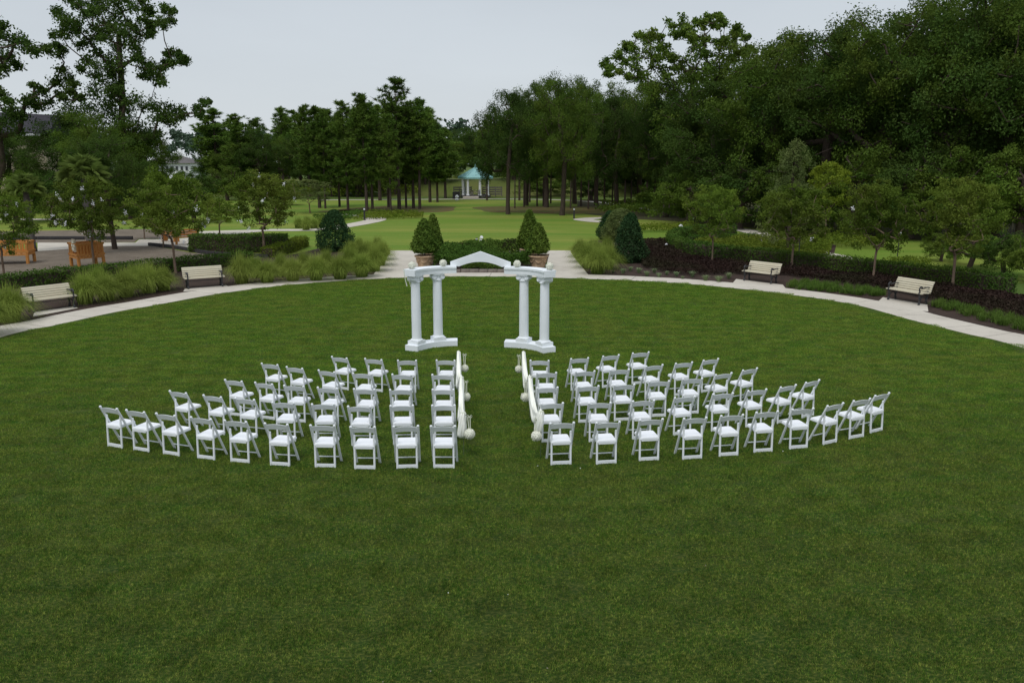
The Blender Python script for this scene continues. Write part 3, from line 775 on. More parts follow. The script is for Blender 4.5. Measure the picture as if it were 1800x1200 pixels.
oak_from_clumps('thin oak at the left edge, branches reaching over the dark roof', -10, 373, [(-5, 330), (5, 290), (-2, 240), (-8, 190), (-20, 130)], CL, 0, 130, .18, .34, 7)
CM = [(100, 20, 13), (110, 35, 15), (95, 60, 9), (115, 60, 15), (125, 45, 13), (140, 55, 15), (150, 22, 13), (165, 25, 13), (180, 15, 15), (160, 5, 14), (200, 5, 16), (215, 20, 13), (235, 10, 13), (255, 8, 14), (265, 20, 9), (250, 35, 11), (290, 12, 11), (303, 20, 8), (300, 38, 9), (280, 35, 13), (265, 45, 11), (262, 60, 11), (190, 40, 17), (210, 50, 17), (235, 45, 15), (245, 65, 13), (230, 80, 15), (205, 80, 17), (185, 65, 17), (165, 65, 15), (150, 75, 15), (170, 90, 15), (190, 105, 17), (215, 105, 19), (240, 100, 13), (255, 110, 13), (265, 120, 12), (150, 110, 12), (140, 118, 9), (165, 125, 13), (180, 140, 17), (170, 160, 17), (195, 165, 15), (260, 135, 11), (280, 130, 13), (275, 145, 11), (290, 115, 9), (300, 90, 9), (312, 95, 8), (320, 105, 9), (328, 105, 7), (300, 110, 9), (180, 180, 22), (210, 185, 20), (240, 185, 15), (265, 180, 17), (290, 190, 15), (310, 195, 13), (322, 202, 9), (280, 205, 15), (300, 215, 13), (345, 190, 9), (360, 182, 9), (350, 200, 7), (368, 178, 5), (150, 190, 20), (120, 195, 20), (100, 210, 20), (140, 215, 22), (170, 215, 22), (200, 215, 22), (230, 215, 22), (255, 225, 20), (278, 235, 15), (220, 245, 22), (190, 245, 22), (160, 245, 22), (130, 245, 22), (100, 240, 20), (240, 255, 16), (262, 250, 13), (140, 10, 10), (170, -12, 16), (215, -10, 16), (250, -12, 14), (120, 0, 10)]
oak_from_clumps('tallest oak at the left, ragged crown on pale forked limbs against the sky', 213, 374, [(211, 320), (213, 270), (214, 215), (215, 170), (212, 120), (208, 60)], CM + [(205, 140, 14), (198, 182, 16), (196, 150, 14), (188, 122, 14), (207, 125, 12), (205, 160, 12), (218, 178, 12), (180, 55, 12), (222, 60, 12)], 0, 115, .145, .40, 9, extra=2, spread=2.6)
CR = [(1065, 112, 8), (1072, 120, 10), (1068, 130, 8), (1085, 95, 10), (1100, 85, 10), (1095, 105, 10), (1110, 80, 10), (1090, 125, 8), (1125, 60, 8), (1135, 72, 12), (1145, 65, 10), (1160, 68, 8), (1140, 90, 14), (1150, 105, 14), (1120, 100, 14), (1165, 82, 10), (1170, 95, 12), (1185, 102, 10), (1115, 120, 12), (1110, 138, 10), (1125, 135, 12), (1160, 120, 14), (1180, 45, 8), (1195, 45, 12), (1210, 50, 11), (1205, 60, 11), (1215, 68, 8), (1190, 60, 8), (1225, 38, 8), (1235, 42, 9), (1245, 32, 8), (1257, 28, 7), (1265, 32, 8), (1275, 40, 8), (1255, 45, 9), (1295, 48, 8), (1300, 55, 8), (1290, 65, 9), (1310, 68, 8), (1315, 82, 8), (1305, 90, 9), (1275, 70, 11), (1265, 80, 11), (1290, 80, 11), (1240, 65, 9), (1225, 80, 11), (1215, 95, 13), (1240, 95, 13), (1265, 100, 13), (1290, 100, 11), (1250, 115, 14), (1220, 120, 14), (1280, 120, 14), (1190, 122, 12), (1200, 140, 16), (1230, 140, 16), (1260, 140, 16), (1170, 140, 14), (1140, 150, 14), (1150, 165, 14), (1180, 165, 16), (1215, 165, 16), (1250, 165, 16), (1190, 190, 22), (1230, 195, 22), (1160, 200, 20), (1270, 190, 20), (1200, 225, 22), (1160, 235, 20), (1240, 230, 22)]
oak_from_clumps('tall open-crowned oak rising above the wood right of centre, sky showing through', 1212, 386, [(1212, 340), (1212, 280), (1214, 220), (1216, 170), (1218, 120)], CR, 0, 72, .14, .27, 12, mat='oak', extra=3, spread=2.0)

# ------------------------------------------------------------------ small lawn trees (crape myrtles)
cm_l = [make_myrtle(200 + i, flowers=f) for i, f in enumerate((10, 14, 13))]
cm_r = [make_myrtle(210 + i, flowers=f) for i, f in enumerate((0, 2, 1))]
for px, yb, yt, hw, pr, lb_ in [(8, 492, 338, 80, cm_l[0], 'small crape myrtle at the left picture edge, one white blossom'),
                                (165, 470, 318, 78, cm_l[1], 'small crape myrtle in front of the nearer orange play deck'),
                                (309, 479, 306, 82, cm_l[2], 'crape myrtle with white blossoms beside the second left bench'),
                                (465, 450, 308, 76, cm_l[0], 'crape myrtle with white blossoms standing in the tall grasses'),
                                (1252, 464, 332, 60, cm_r[0], 'small round crape myrtle left of the right-hand benches'),
                                (1391, 474, 334, 78, cm_r[1], 'crape myrtle standing behind the first right-hand bench'),
                                (1534, 494, 326, 76, cm_r[2], 'crape myrtle between the two right-hand benches'),
                                (1674, 508, 322, 92, cm_r[0], 'wide crape myrtle at the right, beyond the last bench')]:
    put_tree('crape_myrtle', pr, lb_, 'tree', px, yb, yt - 2, hw * 0.78, 'crape myrtles round the lawn')
for px, yb, yt, hw, lb_ in [(386, 413, 352, 40, 'small pale green young tree behind the left tall hedge'), (288, 434, 356, 42, 'young tree on the plaza behind the left-hand play area'), (254, 420, 358, 32, 'slim young tree at the far edge of the play area')]:
    put_tree('young_tree', cm_r[1], lb_, 'tree', px, yb, yt, hw, 'young trees by the play area')

# feathery grey-green tree, yellow-green tree, pale tree by the pines
cyp = make_myrtle(230, 7.0, 2.4, 1.2, 170, 110, .05, 'cypress')
C_ = []
r_ = np.random.default_rng(77)
for i in range(190):
    z = r_.random() ** .8; a = r_.random() * 6.28; q = (1 - z) ** .75 * (1.95 + .5 * sin(a * 3)) * r_.uniform(.35, 1.05) + .08
    C_.append((cos(a) * q, sin(a) * q, 1.0 + z * 5.9))
C_ = np.array(C_) + r_.normal(size=(190, 3)) * .14; V_, F_, T_ = clump_leaves(C_, r_.uniform(.2, .42, 190), 60, .055, flat=1.0, up=.8, r=r_)
cyp = dict(h=7.0, r=2.2, crown=np_mesh('crown', V_, [F_], M['cypress'], tint=T_), trunk=branch_mesh([(0, 0, -.05), (0, 0, 1.5), (0.05, 0, 3.5), (0, 0, 6.4)], C_[::3], M['bark'], .12, rmin=.01, r=r_))
put_tree('cypress_tree', cyp, 'feathery grey-green conical tree behind the right-hand crape myrtles', 'tree', 1384, 452, 246, 64)
limet = make_myrtle(240, 5.0, 1.5, 1.6, 70, 55, .075, 'lime')
put_tree('young_maple', limet, 'bright yellow-green young tree against the dark right-hand wood', 'tree', 1449, 430, 287, 34)
palet = make_myrtle(241, 5.0, 2.0, 1.2, 90, 60, .07, 'cypress')
put_tree('young_cypress', palet, 'pale feathery small tree in front of the left pines', 'tree', 545, 374, 316, 36)

# ------------------------------------------------------------------ distant tree line
r_ = np.random.default_rng(5)
C_ = []
for k in range(1500):
    x = r_.uniform(-330, 330); y = r_.uniform(300, 380)
    hh = 12.0 + 5.0 * vnoise(np.array([[x, 3]]), 22, 4)[0] + 5.0 * vnoise(np.array([[x, 9]]), 7, 6)[0]
    C_.append((x, y, r_.random() ** .6 * hh))
C_ = np.array(C_); V_, F_, T_ = clump_leaves(C_, r_.uniform(2.4, 4.2, len(C_)), 34, 0.95, r=r_)
tag(link('far_woods', np_mesh('far_woods', V_, [F_], M['far'], tint=T_)), 'haze-tinted line of distant trees along the horizon behind the park', 'trees', kind='stuff')
# dark mass of undergrowth and trees far behind the right-hand wood
C_ = []
for k in range(900):
    u = r_.random(); px = 880 + u * 1100; yb = 330 + u * 44 + r_.random() * 8; x, y = G(px, yb)
    C_.append((x + r_.normal() * 2, y + r_.random() * 10, r_.random() * (6 + 6 * u)))
C_ = np.array(C_); V_, F_, T_ = clump_leaves(C_, r_.uniform(1.6, 2.8, len(C_)), 70, 0.42, r=r_)
tag(link('wood_interior', np_mesh('wood_interior', V_, [F_], M['oak2'], tint=T_)), 'dark mass of leaves closing the depth of the right-hand wood', 'wood', kind='stuff')

# ------------------------------------------------------------------ palms
def frond_mesh(L=1.25, seed=0):
    """fan frond: stalk and pleated blades"""
    r = np.random.default_rng(seed); V, Fs = [], []
    m = MB(); m.tube([(0, 0, 0), (L * .3, 0, L * .14), (L * .55, 0, L * .2)], [.018, .014, .01], 4)
    c = np.array((L * .55, 0, L * .2)); o = m.n
    for k in range(17):
        a = (k - 8) * 0.2; ln = L * (.62 - .02 * abs(k - 8)); d = np.array((cos(a), sin(a), 0.0)); s = np.array((-sin(a), cos(a), 0)) * .048
        p1 = c + d * ln * .55 + (0, 0, .05); p2 = c + d * ln + (0, 0, -.14 - .12 * r.random())
        m.add([c, p1 - s + (0, 0, .02), p1 + s - (0, 0, .01), p2], [(0, 1, 3), (0, 3, 2)])
    return m.mesh('frond', M['palm'])
fm = [frond_mesh(1.35, i) for i in range(3)]
def palm(label, px, yb, yc, rpx, tr=.24, nf=30):
    x, y = G(px, yb); top = W(px, yc, y)[2]
    t = thing('cabbage_palm', label, 'palm', (x, y, -0.02), 0, 'palms by the play area')
    MB().lathe([(tr * 1.25, 0), (tr, .4), (tr * .95, top * .6), (tr * .8, top * .92), (tr * .5, top)], n=12).build('trunk', M['bark_palm'], t, smooth=True)
    s = rpx / F * y / 1.5
    for k in range(nf):
        a = k * 2.39996; e = 1 - 1.35 * (k + .5) / nf
        f = link('frond', fm[k % 3], t, (0, 0, top - .1)); f.rotation_euler = (random.uniform(-.9, .9), -e * 1.15 - .1, a); f.scale = (s, s, s)
palm('larger fan palm behind the second left crape myrtle', 162, 446, 312, 46)
bpy.context.view_layer.update()
palm('smaller fan palm behind the leftmost crape myrtles', 58, 441, 334, 34, .2)
put_tree('broadleaf_tree', bl[4], 'thick grey trunk and dark crown rising from the play area surface', 'tree', 202, 437, 226, 58)
for k, (px, yb, yt, hw, b) in enumerate([(1655, 458, 410, 30, 2), (1705, 470, 404, 50, 0), (1762, 482, 408, 44, 1), (1820, 494, 405, 52, 2), (1890, 505, 400, 60, 0)]):
    put_tree('bushy_tree', bl_low[b], 'dense bush on the grass behind the rightmost crape myrtle, %s from left' % ORD[k], 'shrub', px, yb, yt, hw, 'bushes at the right')

# ------------------------------------------------------------------ hedges
def hedge(label, pts, w, h, mat='hedge', dens=420, leaf=.045, seed=1, name='hedge', group=None):
    r = np.random.default_rng(seed)
    L = smooth_poly([G(*p) for p in pts], 8) if len(pts) > 2 else np.array([G(*p) for p in pts])
    seg = np.linalg.norm(np.diff(L, axis=0), axis=1); cum = np.r_[0, np.cumsum(seg)]; tot = cum[-1]
    def at(s):
        x = np.interp(s, cum, L[:, 0]); y = np.interp(s, cum, L[:, 1])
        x2 = np.interp(s + .05, cum, L[:, 0]); y2 = np.interp(s + .05, cum, L[:, 1]); x1 = np.interp(s - .05, cum, L[:, 0]); y1 = np.interp(s - .05, cum, L[:, 1])
        T = unit(np.stack([x2 - x1, y2 - y1], 1)); return np.stack([x, y], 1), np.stack([-T[:, 1], T[:, 0]], 1)
    o = (L[0][0], L[0][1], 0)
    t = thing(name, label, 'hedge', o, 0, group)
    # woody core
    s = np.linspace(0, tot, max(2, int(tot / .5))); P, N = at(s); k = len(s); a = w / 2 - .09; hh = h - .09
    V = np.concatenate([np.c_[P + N * a, np.zeros(k)], np.c_[P + N * a, np.full(k, hh)], np.c_[P - N * a, np.full(k, hh)], np.c_[P - N * a, np.zeros(k)]]) - np.array(o)
    i = np.arange(k - 1); Fq = np.concatenate([np.stack([i + j * k, i + j * k + 1, i + (j + 1) * k + 1, i + (j + 1) * k], 1) for j in range(3)])
    link('twigs', np_mesh('twigs', V, [Fq, np.array([[0, k, 2 * k, 3 * k], [k - 1, 2 * k - 1, 3 * k - 1, 4 * k - 1]])], M['bark']), t)
    n = int(tot * (w + 2 * h) * dens); s = r.random(n) * tot; P, N = at(s)
    u = r.random(n) * (w + 2 * h); lump = (vnoise(np.c_[s, u], .5, seed) - .5) * .12 + (vnoise(np.c_[s, u * 0], 1.7, seed + 3) - .5) * .08
    off = np.where(u < h, -w / 2, np.where(u > h + w, w / 2, u - h - w / 2)); z = np.where(u < h, u, np.where(u > h + w, 2 * h + w - u, h))
    side = (u < h) | (u > h + w)
    sg = np.sign(off)
    out = np.zeros((n, 3)); out[side, :2] = (N * sg[:, None])[side]; out[~side, 2] = 1
    d = lump + r.normal(size=n) * .05
    Pz = np.c_[P + N * off[:, None], z] + out * d[:, None]
    # close the ends
    ne = int(w * h * dens * 1.2)
    for e, s0 in ((-1, 0), (1, tot)):
        P2, N2 = at(np.full(ne, s0)); T2 = np.c_[N2[:, 1], -N2[:, 0]] * e
        q = np.c_[P2 + N2 * (r.random(ne)[:, None] - .5) * w + T2 * (r.normal(size=(ne, 1)) * .04), r.random(ne) * h]
        Pz = np.r_[Pz, q]; out = np.r_[out, np.c_[T2, np.zeros(ne)]]
    V, Fq = leaf_quads(Pz - np.array(o), leaf * r.uniform(.7, 1.3, len(Pz)), out=out * 1.2, up=.4, aspect=.6, r=r)
    link('foliage', np_mesh('foliage', V, [Fq], M[mat], tint=np.repeat(r.random(len(Pz)), 4)), t)
    return t
hedge('low clipped hedge running behind the left benches and grass clumps', [(-300, 545), (-100, 520), (0, 508), (120, 493), (240, 482), (330, 473), (400, 466), (440, 461)], .7, .55, seed=1)
hedge('tall dark boxy hedge at the edge of the play area, left', [(340, 441), (420, 442), (505, 441)], 1.1, 1.0, seed=2)
hedge('low light green hedge slanting away from the tall left hedge', [(470, 452), (500, 444), (532, 432)], .8, .55, 'hedge2', seed=3)
hedge('long curved clipped hedge behind the right-hand benches', [(1290, 411), (1235, 413), (1194, 420), (1184, 431), (1215, 445), (1300, 456), (1390, 466), (1500, 478), (1600, 491), (1700, 503), (1775, 513)], .8, .66, seed=4)
hedge('short inner hedge curled inside the right-hand planting bed', [(1212, 428), (1262, 427), (1327, 424)], .7, .5, seed=5)

# ------------------------------------------------------------------ masses of low planting
def mass(name, pp, h, mat, dens, leaf, label, cat, seed=1, bumps=.9, kind='stuff', up=.6, tall=None):
    r = np.random.default_rng(seed); P = scatter([G(*p) for p in pp], dens, r)
    bh = h * (.45 + .75 * vnoise(P, bumps, seed)) * (.85 + .3 * vnoise(P, bumps * .35, seed + 5))
    z = bh * (1 - r.random(len(P)) ** 2 * .8)
    V, Fq = leaf_quads(np.c_[P, z], leaf * r.uniform(.7, 1.3, len(P)), up=up, r=r)
    t = np.clip(.15 + .6 * z / h * r.random(len(P)) + .3 * r.random(len(P)), 0, 1)
    return tag(link(name, np_mesh(name, V, [Fq], M[mat], tint=np.repeat(r.random(len(P)), 4))), label, cat, kind=kind)
def tufts(name, pp, label, seed):
    r = np.random.default_rng(seed); C = scatter([G(*p) for p in pp], 11, r); k = np.repeat(np.arange(len(C)), 60)
    B = np.c_[C[k] + r.normal(size=(len(k), 2)) * .06, np.zeros(len(k))]
    u = r.random(len(k)); V, Fq = blades(B, .44 * r.uniform(.6, 1.1, len(k)), .016, .34 * u, r, 3, .25 + .6 * u)
    return tag(link(name, np_mesh(name, V, [Fq], M['liriope'], tint=np.repeat(r.random(len(k)), 8))), label, 'plants', kind='stuff')
mass('burgundy_shrubs', [(1128, 446), (1130, 428), (1172, 426), (1190, 446), (1240, 460), (1390, 474), (1540, 490), (1700, 512), (1900, 545), (2200, 600), (2200, 660), (1900, 588), (1790, 558), (1660, 532), (1560, 510), (1380, 484), (1290, 482), (1200, 484), (1128, 470)], .30, 'burgundy', 420, .055, 'dark burgundy shrubs massed in front of the long curved hedge', 'shrubs', 3)
mass('ground_shrubs', [(1215, 436), (1235, 430), (1340, 426), (1440, 428), (1462, 440), (1455, 455), (1390, 458), (1290, 452)], .6, 'hedge2', 240, .07, 'light green low shrubs enclosed by the curved hedge', 'shrubs', 4)
tufts('grassy_edging', [(1378, 507), (1398, 497), (1470, 502), (1552, 514), (1554, 524), (1470, 514)], 'strip of green strap-leaved plants between the right-hand benches', 5)
tufts('grassy_edging', [(1630, 535), (1650, 533), (1800, 562), (2000, 610), (2000, 640), (1800, 582), (1700, 556)], 'strip of green strap-leaved plants right of the last bench', 6)
mass('middle_bed_shrubs', [(770, 448), (922, 448), (930, 458), (935, 472), (760, 472), (765, 458)], .86, 'hedge', 700, .055, 'squared bed of dark green shrubs behind the white arch', 'shrubs', 7, 1.2)
mass('brown_tipped_shrubs', [(795, 449), (905, 449), (912, 458), (800, 458)], .94, 'burgundy', 230, .05, 'brownish shrub tips on top of the middle bed', 'shrubs', 8, 1.0)
mass('low_front_shrubs', [(815, 470), (880, 470), (885, 476), (810, 476)], .38, 'topiary', 700, .045, 'lower bright green shrubs at the front of the middle bed', 'shrubs', 9, .5)
mass('ground_cover', [(620, 386), (650, 374), (745, 377), (742, 384), (680, 386)], .4, 'hedge2', 60, .10, 'low green ground cover under the left pines beside the path', 'ground cover', 10, 1.4)
mass('ground_cover', [(550, 385), (640, 374), (640, 378), (585, 395)], .5, 'hedge', 60, .10, 'dark ground cover between the path bend and the young feathery tree', 'ground cover', 11, 1.4)
mass('ground_cover', [(1120, 404), (1215, 398), (1218, 403), (1200, 408), (1120, 409)], .5, 'hedge2', 70, .10, 'low bushy ground cover behind the lawn right of the dark shrubs', 'ground cover', 12, 1.4)
mass('ground_cover', [(1420, 424), (1500, 424), (1560, 432), (1560, 440), (1430, 434)], .7, 'hedge2', 70, .10, 'low bushy ground cover under the yellow-green tree', 'ground cover', 13, 1.4)
mass('ground_cover', [(1540, 470), (1600, 460), (1640, 470), (1600, 482), (1545, 480)], .4, 'hedge2', 120, .08, 'loose low shrubs behind the hedge near the last bench', 'ground cover', 14, 1.0)
mass('woodland_shrubs', [(1040, 372), (1180, 384), (1330, 398), (1500, 416), (1420, 392), (1100, 362)], 1.1, 'oak', 22, .16, 'scrubby undergrowth on the floor of the right-hand wood', 'undergrowth', 15, 2.5)
mass('bank_scrub', [(740, 336), (800, 334), (900, 334), (1010, 336), (1010, 328), (740, 328)], 2.2, 'hedge2', 7, .28, 'rough scrub on the dry bank behind the pavilion', 'undergrowth', 16, 5)
mass('far_scrub', [(300, 352), (480, 350), (640, 346), (740, 345), (740, 338), (300, 342)], 1.5, 'hedge2', 10, .22, 'scrubby edge of the field behind the left pines', 'undergrowth', 17, 5)

# ------------------------------------------------------------------ ornamental grasses
def grass_proto(seed, h=1.25, rad=.95, n=1500):
    r = np.random.default_rng(seed)
    a = r.random(n) * 6.28; q = r.random(n) ** .6 * .22; B = np.c_[np.cos(a) * q, np.sin(a) * q, np.zeros(n)]
    u = r.random(n); lean = rad * (.08 + 1.0 * u ** .8); hh = h * (1.28 - .15 * u) * r.uniform(.7, 1.05, n)
    V, Fq = blades(B, hh, .017, lean, r, 5, (.18 + .80 * u) * r.uniform(.85, 1.05, n))
    tt = np.tile(np.repeat(np.linspace(0, .6, 6), 2), n) + np.repeat(r.random(n) * .4, 12)
    return np_mesh('fountain_grass', V, [Fq], M['grassclump'], tint=np.clip(tt, 0, 1))
gp = [grass_proto(300 + i, n=1700) for i in range(4)]
left_gr = [(-25, 590, 1.25), (18, 563, 1.2), (-30, 560, 1.1), (150, 532, 1.05), (188, 527, 1.0), (222, 520, 1.0), (262, 513, 1.05), (288, 509, .9), (175, 515, .9), (240, 506, .85)]
mid_gr = [(425, 497, 1.05), (470, 496, 1.0), (515, 493, 1.0), (556, 492, 1.05), (598, 490, 1.05), (636, 486, 1.1), (658, 476, 1.05), (668, 466, 1.0), (672, 456, .95), (664, 448, .9), (640, 466, 1.0), (650, 456, .9), (615, 474, .95), (575, 478, .95), (535, 482, .9), (495, 484, .9), (450, 486, .9), (632, 446, .8), (618, 452, .85)]
right_gr = [(1050, 480, 1.15), (1068, 472, 1.1), (1035, 470, 1.1), (1025, 460, 1.0), (1019, 451, .95), (1050, 462, 1.1), (1042, 450, .95), (1066, 456, 1.0)]
k = 0
for grp, L_, txt in (('grass clumps beside the left benches', left_gr, 'arching fountain grass clump by the left benches, %s from the left'), ('grass clumps along the path left of the arch', mid_gr, 'arching fountain grass clump in the bank left of the arch, %s from the left'), ('grass clumps right of the arch', right_gr, 'arching fountain grass clump right of the arch walkway, %s from the left')):
    for j, (px, py, s) in enumerate(sorted(L_)):
        x, y = G(px, py); o = link('fountain_grass', gp[k % 4], None, (x, y, -0.02), random.random() * 6.28, (s * 1.08, s * 1.08, s * random.uniform(.92, 1.15))); k += 1
        tag(o, txt % ORD[j], 'grass clump', grp)
gp2 = grass_proto(330, .95, .6, 700)
for j, (px, py) in enumerate([(525, 400), (540, 397), (552, 401), (566, 398), (538, 404), (580, 402)]):
    x, y = G(px, py); tag(link('pale_grass', gp2, None, (x, y, -0.02), random.random() * 6, (1.2, 1.2, 1.1)), 'pale feathery grass clump beyond the dark left shrub, %s from the left' % ORD[j], 'grass clump', 'pale grasses by the far path')
vr = np.random.default_rng(8)
nb = 120; a = vr.random(nb) * 6.28
Vv, Fv = blades(np.c_[np.cos(a) * .05, np.sin(a) * .05, np.zeros(nb)], .38 * vr.uniform(.6, 1.1, nb), .024, .26 * vr.uniform(.3, 1.1, nb), vr, 3, .4)
vm = np_mesh('variegated_tuft', Vv, [Fv], M['variegated'], tint=np.repeat(vr.random(nb), 8))
for j, (px, py, s) in enumerate([(1061, 480, .55), (1078, 479, .6), (1095, 480, 1.0), (1108, 476, .9), (1123, 479, 1.0), (1137, 485, 1.0), (1150, 479, .9), (1158, 487, .9), (1172, 483, .8), (1189, 485, .9), (1217, 486, 1.1), (1240, 493, 1.1), (1263, 495, 1.15), (1281, 489, 1.1), (1062, 477, .5), (1200, 490, .6)]):
    x, y = G(px, py); tag(link('variegated_tuft', vm, None, (x, y, -0.01), j * 1.3, (s, s, s)), 'pale striped-leaf tuft in the mulch beside the right-hand path, %s from the left' % ORD[sorted(range(16), key=lambda q: [1061, 1078, 1095, 1108, 1123, 1137, 1150, 1158, 1172, 1189, 1217, 1240, 1263, 1281, 1062, 1200][q]).index(j)], 'plant', 'striped plants along the path')

# ------------------------------------------------------------------ dark evergreen shrubs and potted topiaries
def cone_foliage(seed, h, rad, n, leaf, mat, bulge=.8, lumps=6):
    r = np.random.default_rng(seed); z = r.random(n) ** 1.25; a = r.random(n) * 6.28
    prof = np.minimum(1, (1 - z) ** bulge * 1.08) * np.minimum(1, .62 + z * 2.6)
    lp = 1 + .16 * np.sin(a * 3 + seed + z * 4) + .12 * np.sin(a * 7 + z * 17) + .14 * (vnoise(np.c_[a * 2, z * 6], .8, seed) - .5)
    q = rad * prof * lp * (1 - .35 * r.random(n) ** 2) + .02 + r.normal(size=n) * .05
    P = np.c_[np.cos(a) * q, np.sin(a) * q, z * h]
    V, Fq = leaf_quads(P, leaf * r.uniform(.7, 1.4, n), out=np.c_[np.cos(a), np.sin(a), .3 * np.ones(n)], up=.5, r=r)
    return np_mesh('foliage', V, [Fq], M[mat], tint=np.repeat(np.clip(r.random(n) * .6 + .4 * vnoise(np.c_[a * 3, z * 9], 1, seed + 1), 0, 1), 4))
def shrub(label, px, py, yt, hw, seed, mat='holly', bulge=.55):
    x, y = G(px, py); h = W(px, yt, y)[2]; rad = hw / F * y
    t = thing('evergreen_shrub', label, 'shrub', (x, y, -.02))
    link('foliage', cone_foliage(seed, h, rad, 9000, .055, mat, bulge), t)
    MB().tube([(0, 0, 0), (.02, 0, h * .5), (0, 0, h * .85)], [.06, .04, .015], 6).build('trunk', M['bark'], t)
shrub('dark rounded evergreen shrub behind the tall grasses on the left', 590, 440, 368, 33, 1)
shrub('dark evergreen shrub right of the arch, nearest the path', 1107, 460, 374, 28, 2)
shrub('smaller dark evergreen behind the right-hand grasses', 1071, 420, 370, 20, 3)
shrub('blue-green rounded bush between the two dark right-hand evergreens', 1090, 424, 366, 28, 4, 'cypress', .35)

def pot_mesh():
    m = MB(); m.lathe([(.30, 0), (.33, .02), (.34, .05), (.33, .07), (.37, .22), (.42, .42), (.445, .50), (.47, .52), (.505, .535), (.52, .56), (.52, .595), (.50, .62), (.46, .62), (.44, .58), (.44, .52)], n=28)
    return m.mesh('pot_body', M['terra'], True)
pm = pot_mesh()
def swag_mesh():
    m = MB()
    pts = [(sin(a) * (.385 + .02), -cos(a) * (.385 + .02), .40 - .12 * (1 - ((a) / .42) ** 2)) for a in np.linspace(-.42, .42, 9)]
    m.tube(pts, [.018, .024, .028, .032, .034, .032, .028, .024, .018], 6)
    m.lathe([(.0, -.03), (.04, -.02), (.05, .0), (.04, .02), (.0, .03)], (sin(.46) * .42, -cos(.46) * .42, .43), 8)
    return m.mesh('swag_relief', M['terra'], True)
sm_ = swag_mesh()
def potted(label, px, py, yt, hw, seed, s=1.0):
    x, y = G(px, py); t = thing('terracotta_planter', label, 'planter', (x, y, 0), 0, 'potted conical trees by the walkways'); t.scale = (s, s, s)
    link('pot_body', pm, t)
    MB().lathe([(.01, .54), (.44, .55)], n=24).build('soil', M['soil'], t)
    for k in range(6):
        link('swag_relief', sm_, t, (0, 0, 0), k * pi / 3)
    h = (W(px, yt, y)[2]) / s - .78; rad = hw / F * y / s * .80
    tt = thing('conical_tree', label.replace('terracotta planter', 'clipped conical evergreen').split(' with')[0].split(',')[0] + ', growing in its pot', 'topiary', (x, y, 0), 0, 'clipped cones in pots')
    tt.scale = (s, s, s)
    link('foliage', cone_foliage(seed, h, rad, 8500, .058, 'topiary', .78), tt, (0, 0, .76))
    MB().tube([(0, 0, .54), (.01, 0, .8), (0, 0, h * .8)], [.04, .035, .015], 6).build('trunk', M['bark'], tt)
potted('front left terracotta planter with garland relief, beside the walkway', 747, 470, 384, 27, 21)
potted('rear left terracotta planter, half hidden behind its neighbour', 762, 457, 376, 20, 22)
potted('front right terracotta planter with garland relief, beside the walkway', 946, 470, 392, 25, 23)
potted('rear right terracotta planter, only its rim showing', 930, 457, 368, 24, 24)

# ------------------------------------------------------------------ far pavilion
gx, gy = G(836, 347)
t = thing('pavilion', 'small open pavilion with teal metal hip roof and white columns', 'pavilion', (gx, gy, 0)); k_ = gy / F
def pz(row): return W(836, row, gy)[2]
zd, ze, zp = pz(343), pz(311.5), pz(294)
Rr = 30.5 * k_
def octa(r, n=6, a0=0.0): return [(r * cos(a0 + i * 2 * pi / n), r * sin(a0 + i * 2 * pi / n)) for i in range(n)]
MB().prism(octa(Rr * .86), 0, zd).build('deck', M['grey'], t)
rf = MB(); oc = octa(Rr); V = [(x, y, ze) for x, y in oc] + [(0, 0, zp)] + [(x, y, ze - .22) for x, y in oc]
rf.add(V, [(i, (i + 1) % 6, 6) for i in range(6)] + [(7 + i, 7 + (i + 1) % 6, (i + 1) % 6, i) for i in range(6)] + [tuple(range(12, 6, -1))])
roof = rf.build('roof', M['teal'], t)
for i in range(6):
    a, b = np.array((*oc[i], ze)), np.array((*oc[(i + 1) % 6], ze)); p = np.array((0, 0, zp))
    m = MB()
    for q in np.linspace(0.06, .94, 9):
        e = a + (b - a) * q; top = p + (e - p) * 0 if False else None
        u = 1 - abs(q - .5) * 2; s = e + (p - e) * u * .98
        s2 = e + ((a + b) / 2 * 0 + (p - (a + b) / 2)) * u * .97
        m.bar(e + (0, 0, .03), s2 + (0, 0, .03), .05, .05)
    m.bar(a + (0, 0, .03), p + (0, 0, .03), .12, .08)
    m.build('seam', M['teal'], roof)
MB().lathe([(.12, zp - .1), (.14, zp + .1), (.05, zp + .35), (.01, zp + .45)], n=8).build('finial', M['teal'], roof)
for ang in (-105, -75, -150, -30, 150, 30):
    x, y = Rr * .74 * cos(radians(ang)), Rr * .74 * sin(radians(ang))
    if ang in (-105, -75): x = -12 * k_ if ang == -105 else 8.6 * k_
    if ang in (-150, -30): x = -21 * k_ if ang == -150 else 21.5 * k_; y = -Rr * .4
    MB().lathe([(.26, zd), (.26, zd + .14), (.19, zd + .2), (.18, ze - .5), (.16, ze - .35), (.24, ze - .3), (.24, ze - .18)], (x, y, 0), 12).build('column', M['white'], t)
for i in range(3):
    MB().box((-.6 + .0, -Rr * .86 - .15 - .3 * i, zd * (3 - i) / 4 / 2), (2.3, .32, zd * (3 - i) / 4)).build('step', M['concrete'], t)
for s in (-1, 1):
    m = MB(); m.tube([(-.6 + s * 1.3, -Rr * .8, zd + .9), (-.6 + s * 1.3, -Rr * .86 - 1.0, .9)], .03, 6); m.tube([(-.6 + s * 1.3, -Rr * .8, zd), (-.6 + s * 1.3, -Rr * .8, zd + .9)], .03, 6); m.tube([(-.6 + s * 1.3, -Rr * .86 - 1.0, 0), (-.6 + s * 1.3, -Rr * .86 - 1, .9)], .03, 6)
    m.build('handrail', M['iron'], t)
